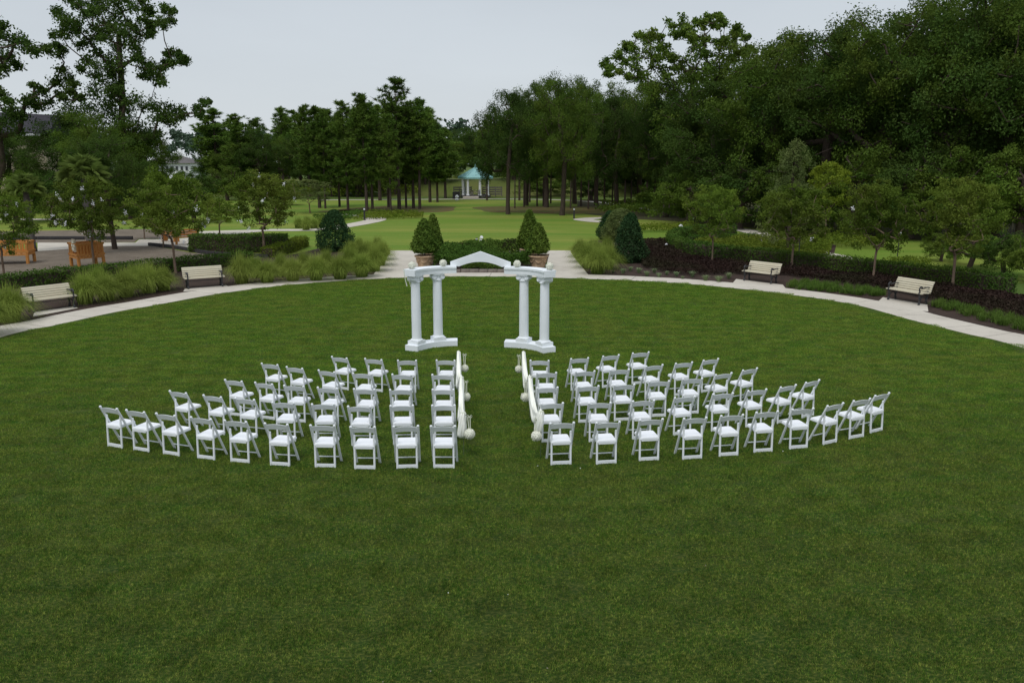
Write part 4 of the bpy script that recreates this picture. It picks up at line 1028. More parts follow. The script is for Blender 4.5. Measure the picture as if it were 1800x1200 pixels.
tb = thing('picnic_table', 'timber table standing inside the teal-roofed pavilion', 'table', (gx + 0.0, gy - .3, zd))
MB().box((0, 0, .74), (1.5, .8, .05)).build('tabletop', M['slat'], tb)
for s in (-1, 1): MB().bar((s * .55, 0, 0), (s * .55, 0, .71), .5, .06, (0, 1, 0)).build('leg', M['slat'], tb)
for s in (-1, 1): MB().box((0, s * .65, .45), (1.5, .28, .05)).build('seat', M['slat'], tb)
for sx, x0, x1 in ((-1, 797, 828), (1, 848, 882)):
    xa, ya = G(x0, 346); xb, yb_ = G(x1, 346)
    w = thing('deck_fence', ('left' if sx < 0 else 'right') + ' wing of the grey boarded rail beside the pavilion', 'fence', (xa, ya + 1.0, 0), 0, 'rails beside the pavilion')
    L = xb - xa
    for k in range(4): MB().box((L / 2, 0, .35 + k * .34), (L, .05, .2)).build('board', M['grey'], w)
    for k in range(4): MB().box((L * k / 3, .05, .75), (.12, .12, 1.5)).build('post', M['grey'], w)
x, y = G(802, 349.5)
MB().box((0, 0, .45), (1.0, .5, .9)).box((0, 0, .93), (1.06, .56, .06)).build('dark_bin', M['black'], tag(thing('waste_bin', 'low dark bin at the left foot of the pavilion', 'bin', (x, y, 0))))
def spotlight(px, py, label, s=1.0):
    x, y = G(px, py); t = thing('ground_spotlight', label, 'spotlight', (x, y, 0), random.random(), 'small white ground lights'); t.scale = (s, s, s)
    MB().lathe([(.13, 0), (.14, .06), (.10, .12), (.03, .14)], n=10).build('base', M['white'], t)
    m = MB().lathe([(.02, -.10), (.09, -.08), (.11, .08), (.10, .09)], n=10); o = m.build('lamp_head', M['white'], t, (0, 0, .24)); o.rotation_euler = (1.0, 0, .4)
spotlight(803, 352, 'small white ground light in front of the pavilion', 2.0)
spotlight(846, 424, 'small white ground light behind the middle shrub bed', 1.0)
spotlight(1171, 436, 'small white ground light among burgundy shrubs', .8)
spotlight(1196, 405, 'small white ground light at the edge of the right-hand lawn', 1.3)
def bollard(label, px, py, yt):
    x, y = G(px, py); h = W(px, yt, y)[2]; t = thing('bollard_light', label, 'bollard light', (x, y, 0), 0, 'bollard lights along the paths')
    r = .075
    MB().lathe([(r * 1.4, 0), (r * 1.4, .04), (r, .06), (r, h * .78)], n=12).build('post', M['iron'], t)
    MB().lathe([(r * .9, h * .78), (r * 1.0, h * .80), (r * 1.0, h * .9), (r * .9, h * .91)], n=12).build('lens', M['white'], t)
    MB().lathe([(r * 1.05, h * .91), (r * 1.1, h * .93), (r * .8, h * .98), (r * .2, h)], n=12).build('cap', M['iron'], t)
bollard('black bollard light with white top at the far left path bend', 641, 387, 364)
bollard('black bollard light with white top where the far right path starts', 1009, 384, 365)
bollard('black bollard light with white top left of the first right-hand crape myrtle', 1218, 402, 381)
bollard('short black bollard light showing over the middle shrub bed', 838, 432, 418)
def globe_lamp(label, px, yg, yb):
    x, y = G(px, yb); h = W(px, yg, y)[2]; t = thing('globe_lamp', label, 'lamp', (x, y, 0), 0, 'white globe path lamps')
    MB().tube([(0, 0, 0), (0, 0, h - .08)], [.03, .022], 8).build('post', M['iron'], t)
    MB().lathe([(.02, h - .12), (.08, h - .08), (.10, h), (.08, h + .07), (.01, h + .10)], n=12).build('globe', M['white'], t, smooth=True)
globe_lamp('small white globe lamp beside the crape myrtle behind the first right bench', 1403, 408, 462)
globe_lamp('small white globe lamp on the grass right of the middle crape myrtle', 1577, 410, 455)

# ------------------------------------------------------------------ buildings at the left
x, y = G(296, 318)
t = thing('house', 'distant cream house with grey hip roof between the left trees', 'house', (x, y, 0)); kk = y / F
def hz(row): return W(296, row, y)[2]
wl_, e, p = 42 * kk, hz(287), hz(274)
MB().box((0, 6, e / 2), (wl_ * 1.9, 12, e)).build('wall', M['white'], t)
rf = MB(); a, b = wl_ * 1.02, 6.8
rf.add([(-a, 6 - b, e), (a, 6 - b, e), (a, 6 + b, e), (-a, 6 + b, e), (-a * .45, 6, p), (a * .30, 6, p)], [(0, 1, 5, 4), (1, 2, 5), (2, 3, 4, 5), (3, 0, 4), (3, 2, 1, 0)])
rf.build('roof', M['shingle2'], t)
for k in range(9):
    w = MB().box((-wl_ * .8 + k * wl_ * .2, -.06, e - 1.4), (.9, .1, 1.3)).build('window', M['white'], t)
    MB().box((-wl_ * .8 + k * wl_ * .2, -.12, e - 1.4), (.7, .04, 1.1)).build('pane', M['glass'], w)
x, y = G(10, 362)
t = thing('brick_building', 'large tan building with dark shingle roof behind the left trees', 'building', (x, y, 0)); kk = y / F
e, p = W(10, 236, y)[2], W(10, 192, y)[2]
xr = 80 * kk; xl = -220 * kk
MB().box(((xl + xr) / 2, 6, e / 2), (xr - xl, 12, e)).build('wall', M['cream'], t)
rf = MB(); rf.add([(xl - .5, -.6, e), (xr + .5, -.6, e), (xr + .5, 12.6, e), (xl - .5, 12.6, e), (xl, 6, p + .6), (xr - 0.5, 6, p - .4)], [(0, 1, 5, 4), (1, 2, 5), (2, 3, 4, 5), (3, 0, 4), (3, 2, 1, 0)])
rf.build('roof', M['shingle'], t)
MB().box(((xl + xr) / 2, -.66, e - .08), (xr - xl + 1, .12, .25)).build('fascia', M['white'], t)
for k in range(6):
    w = MB().box((xl + 1.5 + k * 2.9, -.05, e - 2.2), (1.2, .12, 1.6)).build('window', M['white'], t)
    MB().box((xl + 1.5 + k * 2.9, -.12, e - 2.2), (.95, .05, 1.35)).build('pane', M['glass'], w)
# area light pole and fence at the right edge
x, y = G(1800, 428); h = W(1800, 158, y)[2]
t = thing('area_light', 'grey box-shaped light on a pole at the right picture edge', 'lamp post', (x, y, 0))
MB().tube([(.3, 0, 0), (.3, 0, h)], [.09, .06], 8).build('pole', M['grey'], t)
MB().box((0, 0, h), (.55, .4, .16)).build('lamp_head', M['white'], t)
t = thing('metal_fence', 'dark metal fence in the shade at the far right edge', 'fence', (*G(1768, 424), 0))
for k in range(26): MB().box((k * .22, 0, .75), (.03, .03, 1.5)).build('picket', M['iron'], t)
for z in (.2, 1.35): MB().box((2.75, 0, z), (5.6, .04, .05)).build('rail', M['iron'], t)

# ------------------------------------------------------------------ play area timber
def play_deck(label, px0, py0, px1, py1, depth, hfl, htop, panel=True):
    a = np.array(G(px0, py0)); b = np.array(G(px1, py1)); L = np.linalg.norm(b - a); rz = math.atan2(b[1] - a[1], b[0] - a[0])
    t = thing('play_deck', label, 'play structure', (a[0], a[1], -.02), rz, 'orange timber play decks')
    D = depth
    MB().box((L / 2, D / 2, hfl), (L, D, .09)).build('floor', M['cedar'], t)
    for x_, y_ in ((.06, .06), (L - .06, .06), (.06, D - .06), (L - .06, D - .06)):
        MB().bar((x_, y_, 0), (x_, y_, hfl - .05), .15, .15, (0, 1, 0)).build('leg', M['cedar'], t)
    n = 9
    slat = MB().box((0, 0, 0), (.085, .035, htop - hfl - .05)).mesh('slat', M['cedar'])
    for k in range(n):
        x_ = .06 + k * (L - .12) / (n - 1)
        for yy in (.03, D - .03):
            s = link('slat', slat, t, (x_, yy, (hfl + htop) / 2 + .02))
    for k in range(1, 7):
        y_ = .06 + k * (D - .12) / 7
        if panel and k in (1, 2, 3): 
            link('slat', slat, t, (L - .03, y_, (hfl + htop) / 2 + .02), pi / 2); continue
        for xx in (.03, L - .03): link('slat', slat, t, (xx, y_, (hfl + htop) / 2 + .02), pi / 2)
    for zz in (hfl + .14, htop):
        for yy in (.03, D - .03): MB().box((L / 2, yy - .001, zz), (L + .06, .06, .10)).build('rail', M['cedar'], t)
        for xx in (.03, L - .03): MB().box((xx, D / 2, zz + .003), (.06, D - .1, .10)).build('rail', M['cedar'], t)
    if panel:
        g = MB().box((.03, D * .32, hfl + .62), (.04, .5, .62)).build('game_panel', M['cream'], t)
        for i in range(3):
            for j in range(3): MB().box((-.005, D * .32 - .15 + i * .15, hfl + .45 + j * .17), (.05, .11, .12)).build('game_tile', M['flower'] if (i + j) % 2 else M['slat'], g)
    return t
play_deck('orange slatted timber play deck on legs behind the second left crape myrtle', 138, 471, 186, 467, 1.25, .50, 1.18)
play_deck('orange slatted timber play deck at the left picture edge', -28, 465, 51, 463, 1.2, .48, 1.1, False)
def play_bench(label, px, py, rz, L=1.6):
    x, y = G(px, py); t = thing('timber_bench', label, 'bench', (x, y, 0), rz, 'orange timber benches on the plaza')
    for k in range(3): MB().box((0, -.14 + k * .14, .45), (L, .12, .05)).build('slat', M['cedar'], t)
    for k in range(3):
        MB().box((0, .24 + .03 * k, .60 + k * .15), (L, .035, .11)).build('slat', M['cedar'], t)
    for s in (-1, 1):
        MB().box((s * L * .4, 0, .21), (.1, .42, .42)).build('leg', M['cedar'], t)
        MB().bar((s * L * .4, .22, .42), (s * L * .4, .32, .96), .06, .05, (1, 0, 0)).build('back_post', M['cedar'], t)
play_bench('orange timber bench on the plaza beside the tall hedge', 328, 429, .25, 1.5)
play_bench('orange timber bench half hidden behind the third crape myrtle', 300, 424, 2.6, 1.5)
# dark timber edging of the play area
ed = thing('timber_edging', 'dark block edging round the bark play area, in front of the plaza', 'edging', (0, 0, 0))
eL = smooth_poly([G(*p) for p in ((262, 431), (290, 434), (330, 440), (370, 447), (420, 450), (470, 452))], 10)
seg = np.r_[0, np.cumsum(np.linalg.norm(np.diff(eL, axis=0), axis=1))]; bm_ = MB().box((0, 0, .07), (.56, .16, .2)).mesh('block', M['darkwood'])
for s in np.arange(.3, seg[-1], .6):
    x = np.interp(s, seg, eL[:, 0]); y = np.interp(s, seg, eL[:, 1]); x2 = np.interp(s + .1, seg, eL[:, 0]); y2 = np.interp(s + .1, seg, eL[:, 1])
    link('block', bm_, ed, (x, y, 0), math.atan2(y2 - y, x2 - x))
ed = thing('timber_edging', 'straight dark edging board along the far side of the play area', 'edging', (0, 0, 0))
eL = [G(*p) for p in ((-200, 423), (66, 420.5), (236, 420.5))]
for i in range(2):
    a, b = np.array(eL[i]), np.array(eL[i + 1]); n = int(np.linalg.norm(b - a) / 2.4)
    for k in range(n):
        p, q = a + (b - a) * k / n, a + (b - a) * (k + .97) / n
        MB().bar((p[0], p[1], .1), (q[0], q[1], .1), .14, .22).build('board', M['darkwood'], ed)

# ------------------------------------------------------------------ park benches
def bench(label, pl, pr):
    a, b = np.array(G(*pl)), np.array(G(*pr)); c = (a + b) / 2; d = b - a; rz = math.atan2(d[1], d[0])
    L = 1.62
    t = thing('park_bench', label, 'bench', (c[0], c[1], 0.0), rz, 'slatted park benches round the lawn')
    # local: x along the bench, front at y=0, back towards +y
    seat = [(.03, .425), (.13, .445), (.23, .440), (.33, .428), (.42, .435)]
    back = [(.475, .50), (.50, .58), (.525, .66), (.555, .74), (.60, .81)]
    for (y, z) in seat: MB().box((0, y, z), (L, .085, .03)).build('slat', M['slat'], t)
    for i, (y, z) in enumerate(back):
        o = MB().box((0, 0, 0), (L, .028, .068)).build('slat', M['slat'], t, (0, y, z)); o.rotation_euler = (-.32 - .05 * i, 0, 0)
    for s in (-1, 1):
        x = s * (L / 2 - .12)
        m = MB()
        m.tube([(x, .02, 0), (x, .06, .12), (x, .03, .28), (x, .05, .405)], [.042, .034, .034, .038], 8)
        m.tube([(x, .44, 0), (x, .39, .14), (x, .44, .30), (x, .42, .405)], [.042, .034, .034, .038], 8)
        m.tube([(x, .05, .16), (x, .15, .26), (x, .25, .30), (x, .34, .26), (x, .41, .16)], .022, 6)
        m.tube([(x, -.01, .40), (x, .22, .41), (x, .42, .405), (x, .50, .50), (x, .55, .68), (x, .64, .84)], [.034, .034, .038, .034, .03, .024], 8)
        m.build('frame', M['iron'], t)
        MB().tube([(x, -.02, .40), (x, .02, .50), (x, -.01, .60), (x, .03, .66), (x, .09, .67), (x, .13, .63), (x, .10, .59), (x, .22, .62), (x, .40, .64), (x, .53, .62)], [.03, .028, .03, .032, .032, .03, .02, .024, .024, .024], 8).build('armrest', M['iron'], t)
    MB().tube([(-L / 2 + .12, .22, .30), (L / 2 - .12, .22, .30)], .012, 6).build('stretcher', M['iron'], t)
bench('cream slatted bench at the far left, between two big grass clumps', (66, 549), (127, 541))
bench('cream slatted bench under the crape myrtle on the left', (331, 508), (392, 503.5))
bench('cream slatted bench on the right nearer the arch, beside striped plants', (1300, 492), (1362, 500))
bench('cream slatted bench at the right with strap-leaved plants either side', (1558, 526), (1616, 536.5))

# ------------------------------------------------------------------ folding chairs
CW = .205                                      # half distance between the posts
def post_mesh():
    m = MB(); m.bar((0, .37, 0), (0, .0, .775), .034, .042, (1, 0, 0)); m.tube([(0, .002, .772), (0, -.002, .785), (0, -.006, .797)], [.022, .024, .012], 8); return m.mesh('front_leg', M['chair'])
def rear_mesh(): return MB().bar((0, .055, 0), (0, .088, .60), .034, .034, (1, 0, 0)).tube([(0, .088, .595), (0, .09, .61)], [.018, .009], 8).mesh('rear_leg', M['chair'])
def curved_panel(z0, z1, w, thick, rise, y0, y1, bow, n=8):
    V = []; fs = []
    for i in range(n + 1):
        u = i / n * 2 - 1; x = u * w / 2; r_ = rise * (1 - u * u); yb = -bow * (1 - u * u)
        V += [(x, y0 + yb - thick / 2, z0 + r_ * .7), (x, y1 + yb - thick / 2, z1 + r_), (x, y1 + yb + thick / 2, z1 + r_), (x, y0 + yb + thick / 2, z0 + r_ * .7)]
    for i in range(n):
        for j in range(4): fs.append((4 * i + j, 4 * i + (j + 1) % 4, 4 * i + 4 + (j + 1) % 4, 4 * i + 4 + j))
    fs += [(3, 2, 1, 0), (4 * n, 4 * n + 1, 4 * n + 2, 4 * n + 3)]
    return MB().add(V, fs).mesh('backrest', M['chair'])
def rounded_slab(w, d, z, h, c, name, mat, y0):
    pts = []
    for cx, cy, a0 in ((w / 2 - c, d - c, 0), (-w / 2 + c, d - c, 90), (-w / 2 + c, c, 180), (w / 2 - c, c, 270)):
        for k in range(4): a = radians(a0 + k * 30); pts.append((cx + c * cos(a), cy + c * sin(a) + y0))
    n = len(pts); cen = np.mean(pts, 0)
    ins = [tuple(cen + (np.array(p) - cen) * .955) for p in pts]
    m = MB(); V = [(p[0], p[1], z) for p in pts] + [(p[0], p[1], z + h * .6) for p in pts] + [(p[0], p[1], z + h) for p in ins]
    fs = [(i, (i + 1) % n, n + (i + 1) % n, n + i) for i in range(n)] + [(n + i, n + (i + 1) % n, 2 * n + (i + 1) % n, 2 * n + i) for i in range(n)] + [tuple(range(n - 1, -1, -1)), tuple(range(2 * n, 3 * n))]
    return m.add(V, fs).mesh(name, mat)
parts = [('front_leg', post_mesh(), (-CW, 0, 0)), ('front_leg', None, (CW, 0, 0)), ('rear_leg', rear_mesh(), (-CW + .036, 0, 0)), ('rear_leg', None, (CW - .036, 0, 0)),
         ('backrest', curved_panel(.655, .752, 2 * CW - .03, .016, .022, .056, .012, .012), (0, 0, 0)),
         ('seat', rounded_slab(.36, .375, .392, .036, .03, 'seat', M['chair'], .045), (0, 0, 0)),
         ('seat_pad', rounded_slab(.345, .36, .4282, .013, .035, 'seat_pad', M['pad'], .052), (0, 0, 0)),
         ('seat_rail', MB().box((0, .052, .395), (.30, .018, .052)).mesh('seat_rail', M['chair']), (0, 0, 0)),
         ('rear_stretcher', MB().box((0, .058, .035), (.31, .02, .058)).mesh('rear_stretcher', M['chair']), (0, 0, 0)),
         ('front_stretcher', MB().tube([(-CW + .01, .318, .105), (CW - .01, .318, .105)], .012, 8).mesh('front_stretcher', M['chair']), (0, 0, 0)),
         ('hinge_bolt', MB().tube([(-CW - .022, .085, .595), (-CW + .045, .085, .595)], .007, 8).mesh('hinge_bolt', M['grey']), (0, 0, 0)),
         ('hinge_bolt', MB().tube([(CW - .045, .085, .595), (CW + .022, .085, .595)], .007, 8).mesh('hinge_bolt', M['grey']), (0, 0, 0))]
chair0 = thing('folding_chair', 'white folding chair', 'chair', (0, 0, 0), 0, 'white folding chairs set out for the ceremony')
last = None
for nm, me, loc in parts:
    if me is None: me = last
    last = me; link(nm, me, chair0, loc)
CHL = {'A': [(177.9, 713.5, 203.4, 717.3), (221.4, 719.2, 253.5, 723.5), (273.9, 725.2, 307.3, 729.6), (334.7, 731.8, 371.2, 735.6), (394.8, 737.5, 432.4, 740.3), (464.1, 742.8, 506.4, 745.1), (544.9, 746.2, 588.4, 746.8), (615.6, 748.9, 658.9, 749.3), (691.2, 748.3, 735.7, 747.2), (756.2, 747.6, 801.1, 747.6)], 'B': [(298.8, 686.1, 326.2, 689.9), (357, 693.3, 388.9, 697.1), (413.1, 698.4, 447.1, 701.6), (479, 706.1, 515.9, 707.1), (547.6, 709.2, 587.7, 709.2), (610.9, 713, 651.7, 713.4), (685.2, 712, 727, 711.3), (758.3, 711.3, 800.5, 710.9)], 'C': [(394.8, 666.3, 425.4, 669.5), (447.5, 671, 479.2, 674.4), (500.1, 676.5, 532.8, 678), (557.5, 679.7, 593.4, 681.8), (622.1, 682.4, 658, 683.3), (685.2, 683.9, 722.8, 683.5), (758.7, 683.5, 798.8, 683.5)], 'D': [(460.3, 637.9, 487.2, 640.4), (503.7, 643.8, 531.4, 646.9), (558.6, 649.5, 588.8, 653.3), (621.1, 655, 652.1, 656.4), (687.6, 656.9, 724.9, 658.1), (758.1, 657.5, 795.7, 658.1)], 'E': [(582.4, 625.8, 610.3, 629), (641.1, 629.4, 671.1, 631.7), (698.5, 632.6, 732.3, 632.6), (766.1, 632.2, 800.3, 632.6)]}
CHR = {'E': [(931, 632.6, 966, 633), (1002, 630, 1036, 628), (1058.6, 625.6, 1089.6, 622.6), (1113, 620, 1140, 618)], 'D': [(942.6, 654.4, 979, 654), (1011, 652.4, 1046.6, 651), (1072, 649.4, 1107, 648), (1135, 643, 1166, 640), (1188, 638, 1217, 635.6), (1236.9, 632.7, 1262.7, 629.5)], 'C': [(942.4, 680.6, 982, 679.6), (1015, 678.6, 1054.4, 677), (1079, 676, 1116.6, 674.4), (1143, 669.6, 1175, 668.6), (1202, 665, 1233, 664), (1257.4, 658, 1287.2, 654.2), (1304.9, 650.2, 1332.4, 645.8)], 'B': [(949.6, 708.6, 991.6, 707), (1034.4, 707.4, 1074.4, 706.4), (1111.6, 704, 1151, 702.4), (1186, 698, 1222, 695.5), (1252.8, 691.8, 1289.3, 689.7), (1315, 686.1, 1347.8, 682.9), (1372.7, 679.7, 1399.1, 675.3), (1418.1, 671.3, 1439.2, 666.9)], 'A': [(965.6, 743, 1010.6, 741.4), (1047, 742, 1091, 740), (1123, 737, 1167, 735), (1201, 734.6, 1243.3, 732.5), (1268, 729.8, 1306.2, 727.7), (1329.8, 723.9, 1367.4, 721.8), (1394.2, 718.6, 1429, 716.5), (1454.8, 712.5, 1482.5, 707.2), (1502.5, 703.4, 1528.3, 699.6), (1539.9, 694.3, 1562, 689.7)]}
ROW = {'A': 'row nearest the camera', 'B': 'second row from the camera', 'C': 'middle row', 'D': 'fourth row from the camera', 'E': 'row nearest the arch'}
first = True
for side, tab in (('left', CHL), ('right', CHR)):
    for row, L in tab.items():
        order = L[::-1] if side == 'left' else L
        for k, (xl_, yl_, xr_, yr_) in enumerate(order):
            a = np.array(G(xl_, yl_, .795)); b = np.array(G(xr_, yr_, .795)); c = (a + b) / 2
            rz = math.atan2(b[1] - a[1], b[0] - a[0])
            lab = 'white folding chair %s from the aisle, %s block, %s' % (ORD[k], side, ROW[row])
            if first: chair0.location = (c[0], c[1], 0.004); chair0.rotation_euler = (0, 0, rz); chair0['label'] = lab; first = False
            else: dup(chair0, (c[0], c[1], 0.004), rz, lab)

# ------------------------------------------------------------------ wedding arch (colonnade with gable)
def bez(P0, P1, P2, n=17): 
    t = np.linspace(0, 1, n)[:, None]; return np.array(P0) * (1 - t) ** 2 + 2 * np.array(P1) * t * (1 - t) + np.array(P2) * t * t
def band(m, line, w, z0, z1):
    L = np.asarray(line); T = np.gradient(L, axis=0); T = unit(T); N = np.stack([-T[:, 1], T[:, 0]], 1)
    A, B = L + N * w / 2, L - N * w / 2; n = len(L)
    V = [(p[0], p[1], z) for z in (z0, z1) for S in (A, B) for p in S]
    fs = []
    for i in range(n - 1):
        fs += [(i, i + 1, n + i + 1, n + i), (2 * n + i, 3 * n + i, 3 * n + i + 1, 2 * n + i + 1), (i, 2 * n + i, 2 * n + i + 1, i + 1), (n + i, n + i + 1, 3 * n + i + 1, 3 * n + i)]
    fs += [(0, n, 3 * n, 2 * n), (n - 1, 3 * n - 1, 4 * n - 1, 2 * n - 1)]
    return m.add(V, fs)
def volute(m, c, ax, w):
    """scroll: spiral ridge with solid drum, axis along ax"""
    ax = np.array((ax[0], ax[1], 0.0)); ax /= np.linalg.norm(ax); s = np.array((-ax[1], ax[0], 0)); up = np.array((0, 0, 1.0)); n = 16
    for sg in (-1, 1):
        cc = np.array(c) + s * sg * .118
        V = []; 
        for e in (-1, 1):
            for k in range(n): a = 2 * pi * k / n; V.append(cc + ax * e * w / 2 + (s * cos(a) + up * sin(a)) * .074)
        m.add(V, [(k, (k + 1) % n, n + (k + 1) % n, n + k) for k in range(n)] + [tuple(range(n - 1, -1, -1)), tuple(range(n, 2 * n))])
        for e in (-1, 1):
            q = np.linspace(0, 1, 20); rr = .070 * (1 - .75 * q); aa = sg * (pi / 2 - q * 3.4 * pi) if sg > 0 else pi - (pi / 2 - q * 3.4 * pi)
            pts = cc + ax * e * (w / 2 + .004) + (s[None] * np.cos(aa)[:, None] + up[None] * np.sin(aa)[:, None]) * rr[:, None]
            m.tube(pts, .012, 5)
arch = thing('wedding_arch', 'white four-column wedding arch with curved wings and a peaked gable', 'wedding arch', (-.895, 22.95, 0.0))
ARX, ARY = -.895, 22.95
for sd in (-1, 1):
    dy = 0.0 if sd < 0 else -.20
    P = [(sd * 1.93, 22.42 + dy - ARY), (sd * 1.60, 23.22 + dy - ARY), (sd * .69, 23.26 + dy * .85 - ARY)]
    line = bez(*P)
    m = MB(); band(m, line, .40, .004, .165); m.build('plinth', M['arch'], arch)
    m = MB(); band(m, line, .34, 2.115, 2.245); m.build('entablature', M['arch'], arch)
    m = MB(); band(m, line, .385, 2.2455, 2.30); m.build('cornice', M['arch'], arch)
    for tq in (.17, .665):
        p = np.array(P[0]) * (1 - tq) ** 2 + 2 * np.array(P[1]) * tq * (1 - tq) + np.array(P[2]) * tq * tq
        tg = 2 * (1 - tq) * (np.array(P[1]) - P[0]) + 2 * tq * (np.array(P[2]) - P[1]); rz = math.atan2(tg[1], tg[0])
        co = MB().lathe([(.145, .27), (.150, .29), (.134, .315), (.134, .34), (.132, 1.2), (.124, 1.90), (.122, 1.915)], n=24).build('column', M['arch'], arch, (p[0], p[1], 0), smooth=True)
        MB().box((0, 0, .2185), (.36, .36, .106), rz).build('base_block', M['arch'], co)
        MB().lathe([(.170, .272), (.180, .285), (.170, .300), (.150, .306)], n=24).build('base_ring', M['arch'], co, smooth=True)
        m = MB(); m.lathe([(.125, 1.916), (.150, 1.925), (.150, 1.945), (.124, 1.955), (.122, 2.0), (.125, 2.04), (.13, 2.08)], n=24)
        ax = (-sin(rz), cos(rz)); volute(m, (0, 0, 2.022), ax, .27)
        m.box((0, 0, 2.098), (.33, .33, .032), rz); m.build('capital', M['arch'], co)
# gable between the wings
gl, gr = np.array((-.86, 23.30 - ARY)), np.array((.86, 23.13 - ARY)); n = 14
xs = np.linspace(-1, 1, 2 * n + 1); V = []; th = .13
for u in xs:
    px_ = gl + (gr - gl) * (u + 1) / 2; ztop = 2.42 + .30 * (1 - abs(u)); 
    uu = abs(u); zb = 2.302 if uu > .97 else 2.262 + .17 * (1 - (uu / .78) ** 2) if uu < .78 else 2.302
    zb = max(zb, 2.262) if uu < .78 else 2.302
    for yy in (-th / 2, th / 2):
        V += [(px_[0], px_[1] + yy, zb), (px_[0], px_[1] + yy, ztop)]
fs = []
for i in range(2 * n):
    a, b = 4 * i, 4 * i + 4
    fs += [(a, b, b + 1, a + 1), (a + 2, a + 3, b + 3, b + 2), (a + 1, b + 1, b + 3, a + 3), (a, a + 2, b + 2, b)]
fs += [(0, 1, 3, 2), (8 * n, 8 * n + 2, 8 * n + 3, 8 * n + 1)]
MB().add(V, fs).build('gable', M['arch'], arch)

# flower balls
def ball_mesh(r, seed=0):
    rr = np.random.default_rng(seed); C = []; V, Fs, o = [], [], 0
    n = 90
    for i in range(n):                         # rosettes packed over a sphere
        z = 1 - 2 * (i + .5) / n; a = i * 2.39996; d = np.array((sqrt(1 - z * z) * cos(a), sqrt(1 - z * z) * sin(a), z))
        C.append(d)
    C = np.array(C); k = np.repeat(np.arange(n), 12)
    P = C[k] * r * .93 + rr.normal(size=(len(k), 3)) * r * .05
    v, f = leaf_quads(P, r * .15, out=C[k] * 5, up=.2, aspect=.8, r=rr)
    m = MB(); m.lathe([(r * .05, -r * .86)] + [(r * .87 * sin(q), -r * .87 * cos(q)) for q in np.linspace(.2, 2.94, 9)] + [(r * .05, r * .86)], n=14)
    sv = np.concatenate(m.v); q = np.array(m.f[4])
    return np_mesh('flower_ball', np.concatenate([sv, v]), [q, f + len(sv)], M['flower'])
fb = [ball_mesh(.105, i) for i in range(2)]
for k, (px, row, d, lab) in enumerate([(724, 469, 22.62, 'cream flower ball on the outer left end of the arch'), (779, 466, 23.16, 'cream flower ball on the arch left of the gable'), (909, 467, 22.98, 'cream flower ball on the arch right of the gable'), (966, 471, 22.4, 'cream flower ball on the outer right end of the arch')]):
    x = W(px, row, d)[0]
    tag(link('flower_ball', fb[k % 2], None, (x, d, 2.30 + .097), k * 1.1), lab, 'flower ball', 'flower balls on the arch')
o = MB().tube([W(710, 473, 22.35), W(711, 484, 22.32), W(713, 494, 22.31), W(715.5, 503, 22.3)], [.009, .012, .012, .016], 5).tube([W(717, 489, 22.4), W(720, 497, 22.38), W(722, 504, 22.38)], .007, 5)
tag(o.build('ribbon_tail', M['ribbon']), 'loose pale ribbon ends hanging from the outer left corner of the arch', 'ribbon')

# ------------------------------------------------------------------ aisle drapes on thin stakes, with hanging flower balls
STK = {'left': [(806, 616.5, 18.45), (811, 662, 16.25), (814, 724, 14.05)], 'right': [(920, 617, 18.45), (931, 661, 16.25), (951, 722, 14.0)]}
BAL = {'left': [(817, 647, 18.4, .088), (819.5, 697, 16.2, .09), (825.5, 762, 13.95, .098)], 'right': [(912, 648.5, 18.4, .09), (923.5, 697.5, 16.2, .098), (943, 765.5, 13.95, .098)]}
WH = ['farthest', 'middle', 'nearest']
def cloth(pts, wid, thick, n=36):
    """soft folded length of cloth along pts: pleated oval section"""
    pts = np.asarray(pts, float); m = len(pts); T = unit(np.gradient(pts, axis=0)); S = unit(np.cross(T, np.array((1.0, 0.02, 0.01)))); X = np.cross(S, T)
    V = []
    for i in range(m):
        for k in range(n):
            a = 2 * pi * k / n; pl = 1 + .26 * cos(5 * a + i * .3) + .12 * cos(9 * a - i * .5)
            V.append(pts[i] + X[i] * cos(a) * thick[i] * pl + S[i] * sin(a) * wid[i] * pl)
    fs = [(i * n + k, i * n + (k + 1) % n, (i + 1) * n + (k + 1) % n, (i + 1) * n + k) for i in range(m - 1) for k in range(n)] + [tuple(range(n - 1, -1, -1)), tuple(range((m - 1) * n, m * n))]
    return MB().add(V, fs)
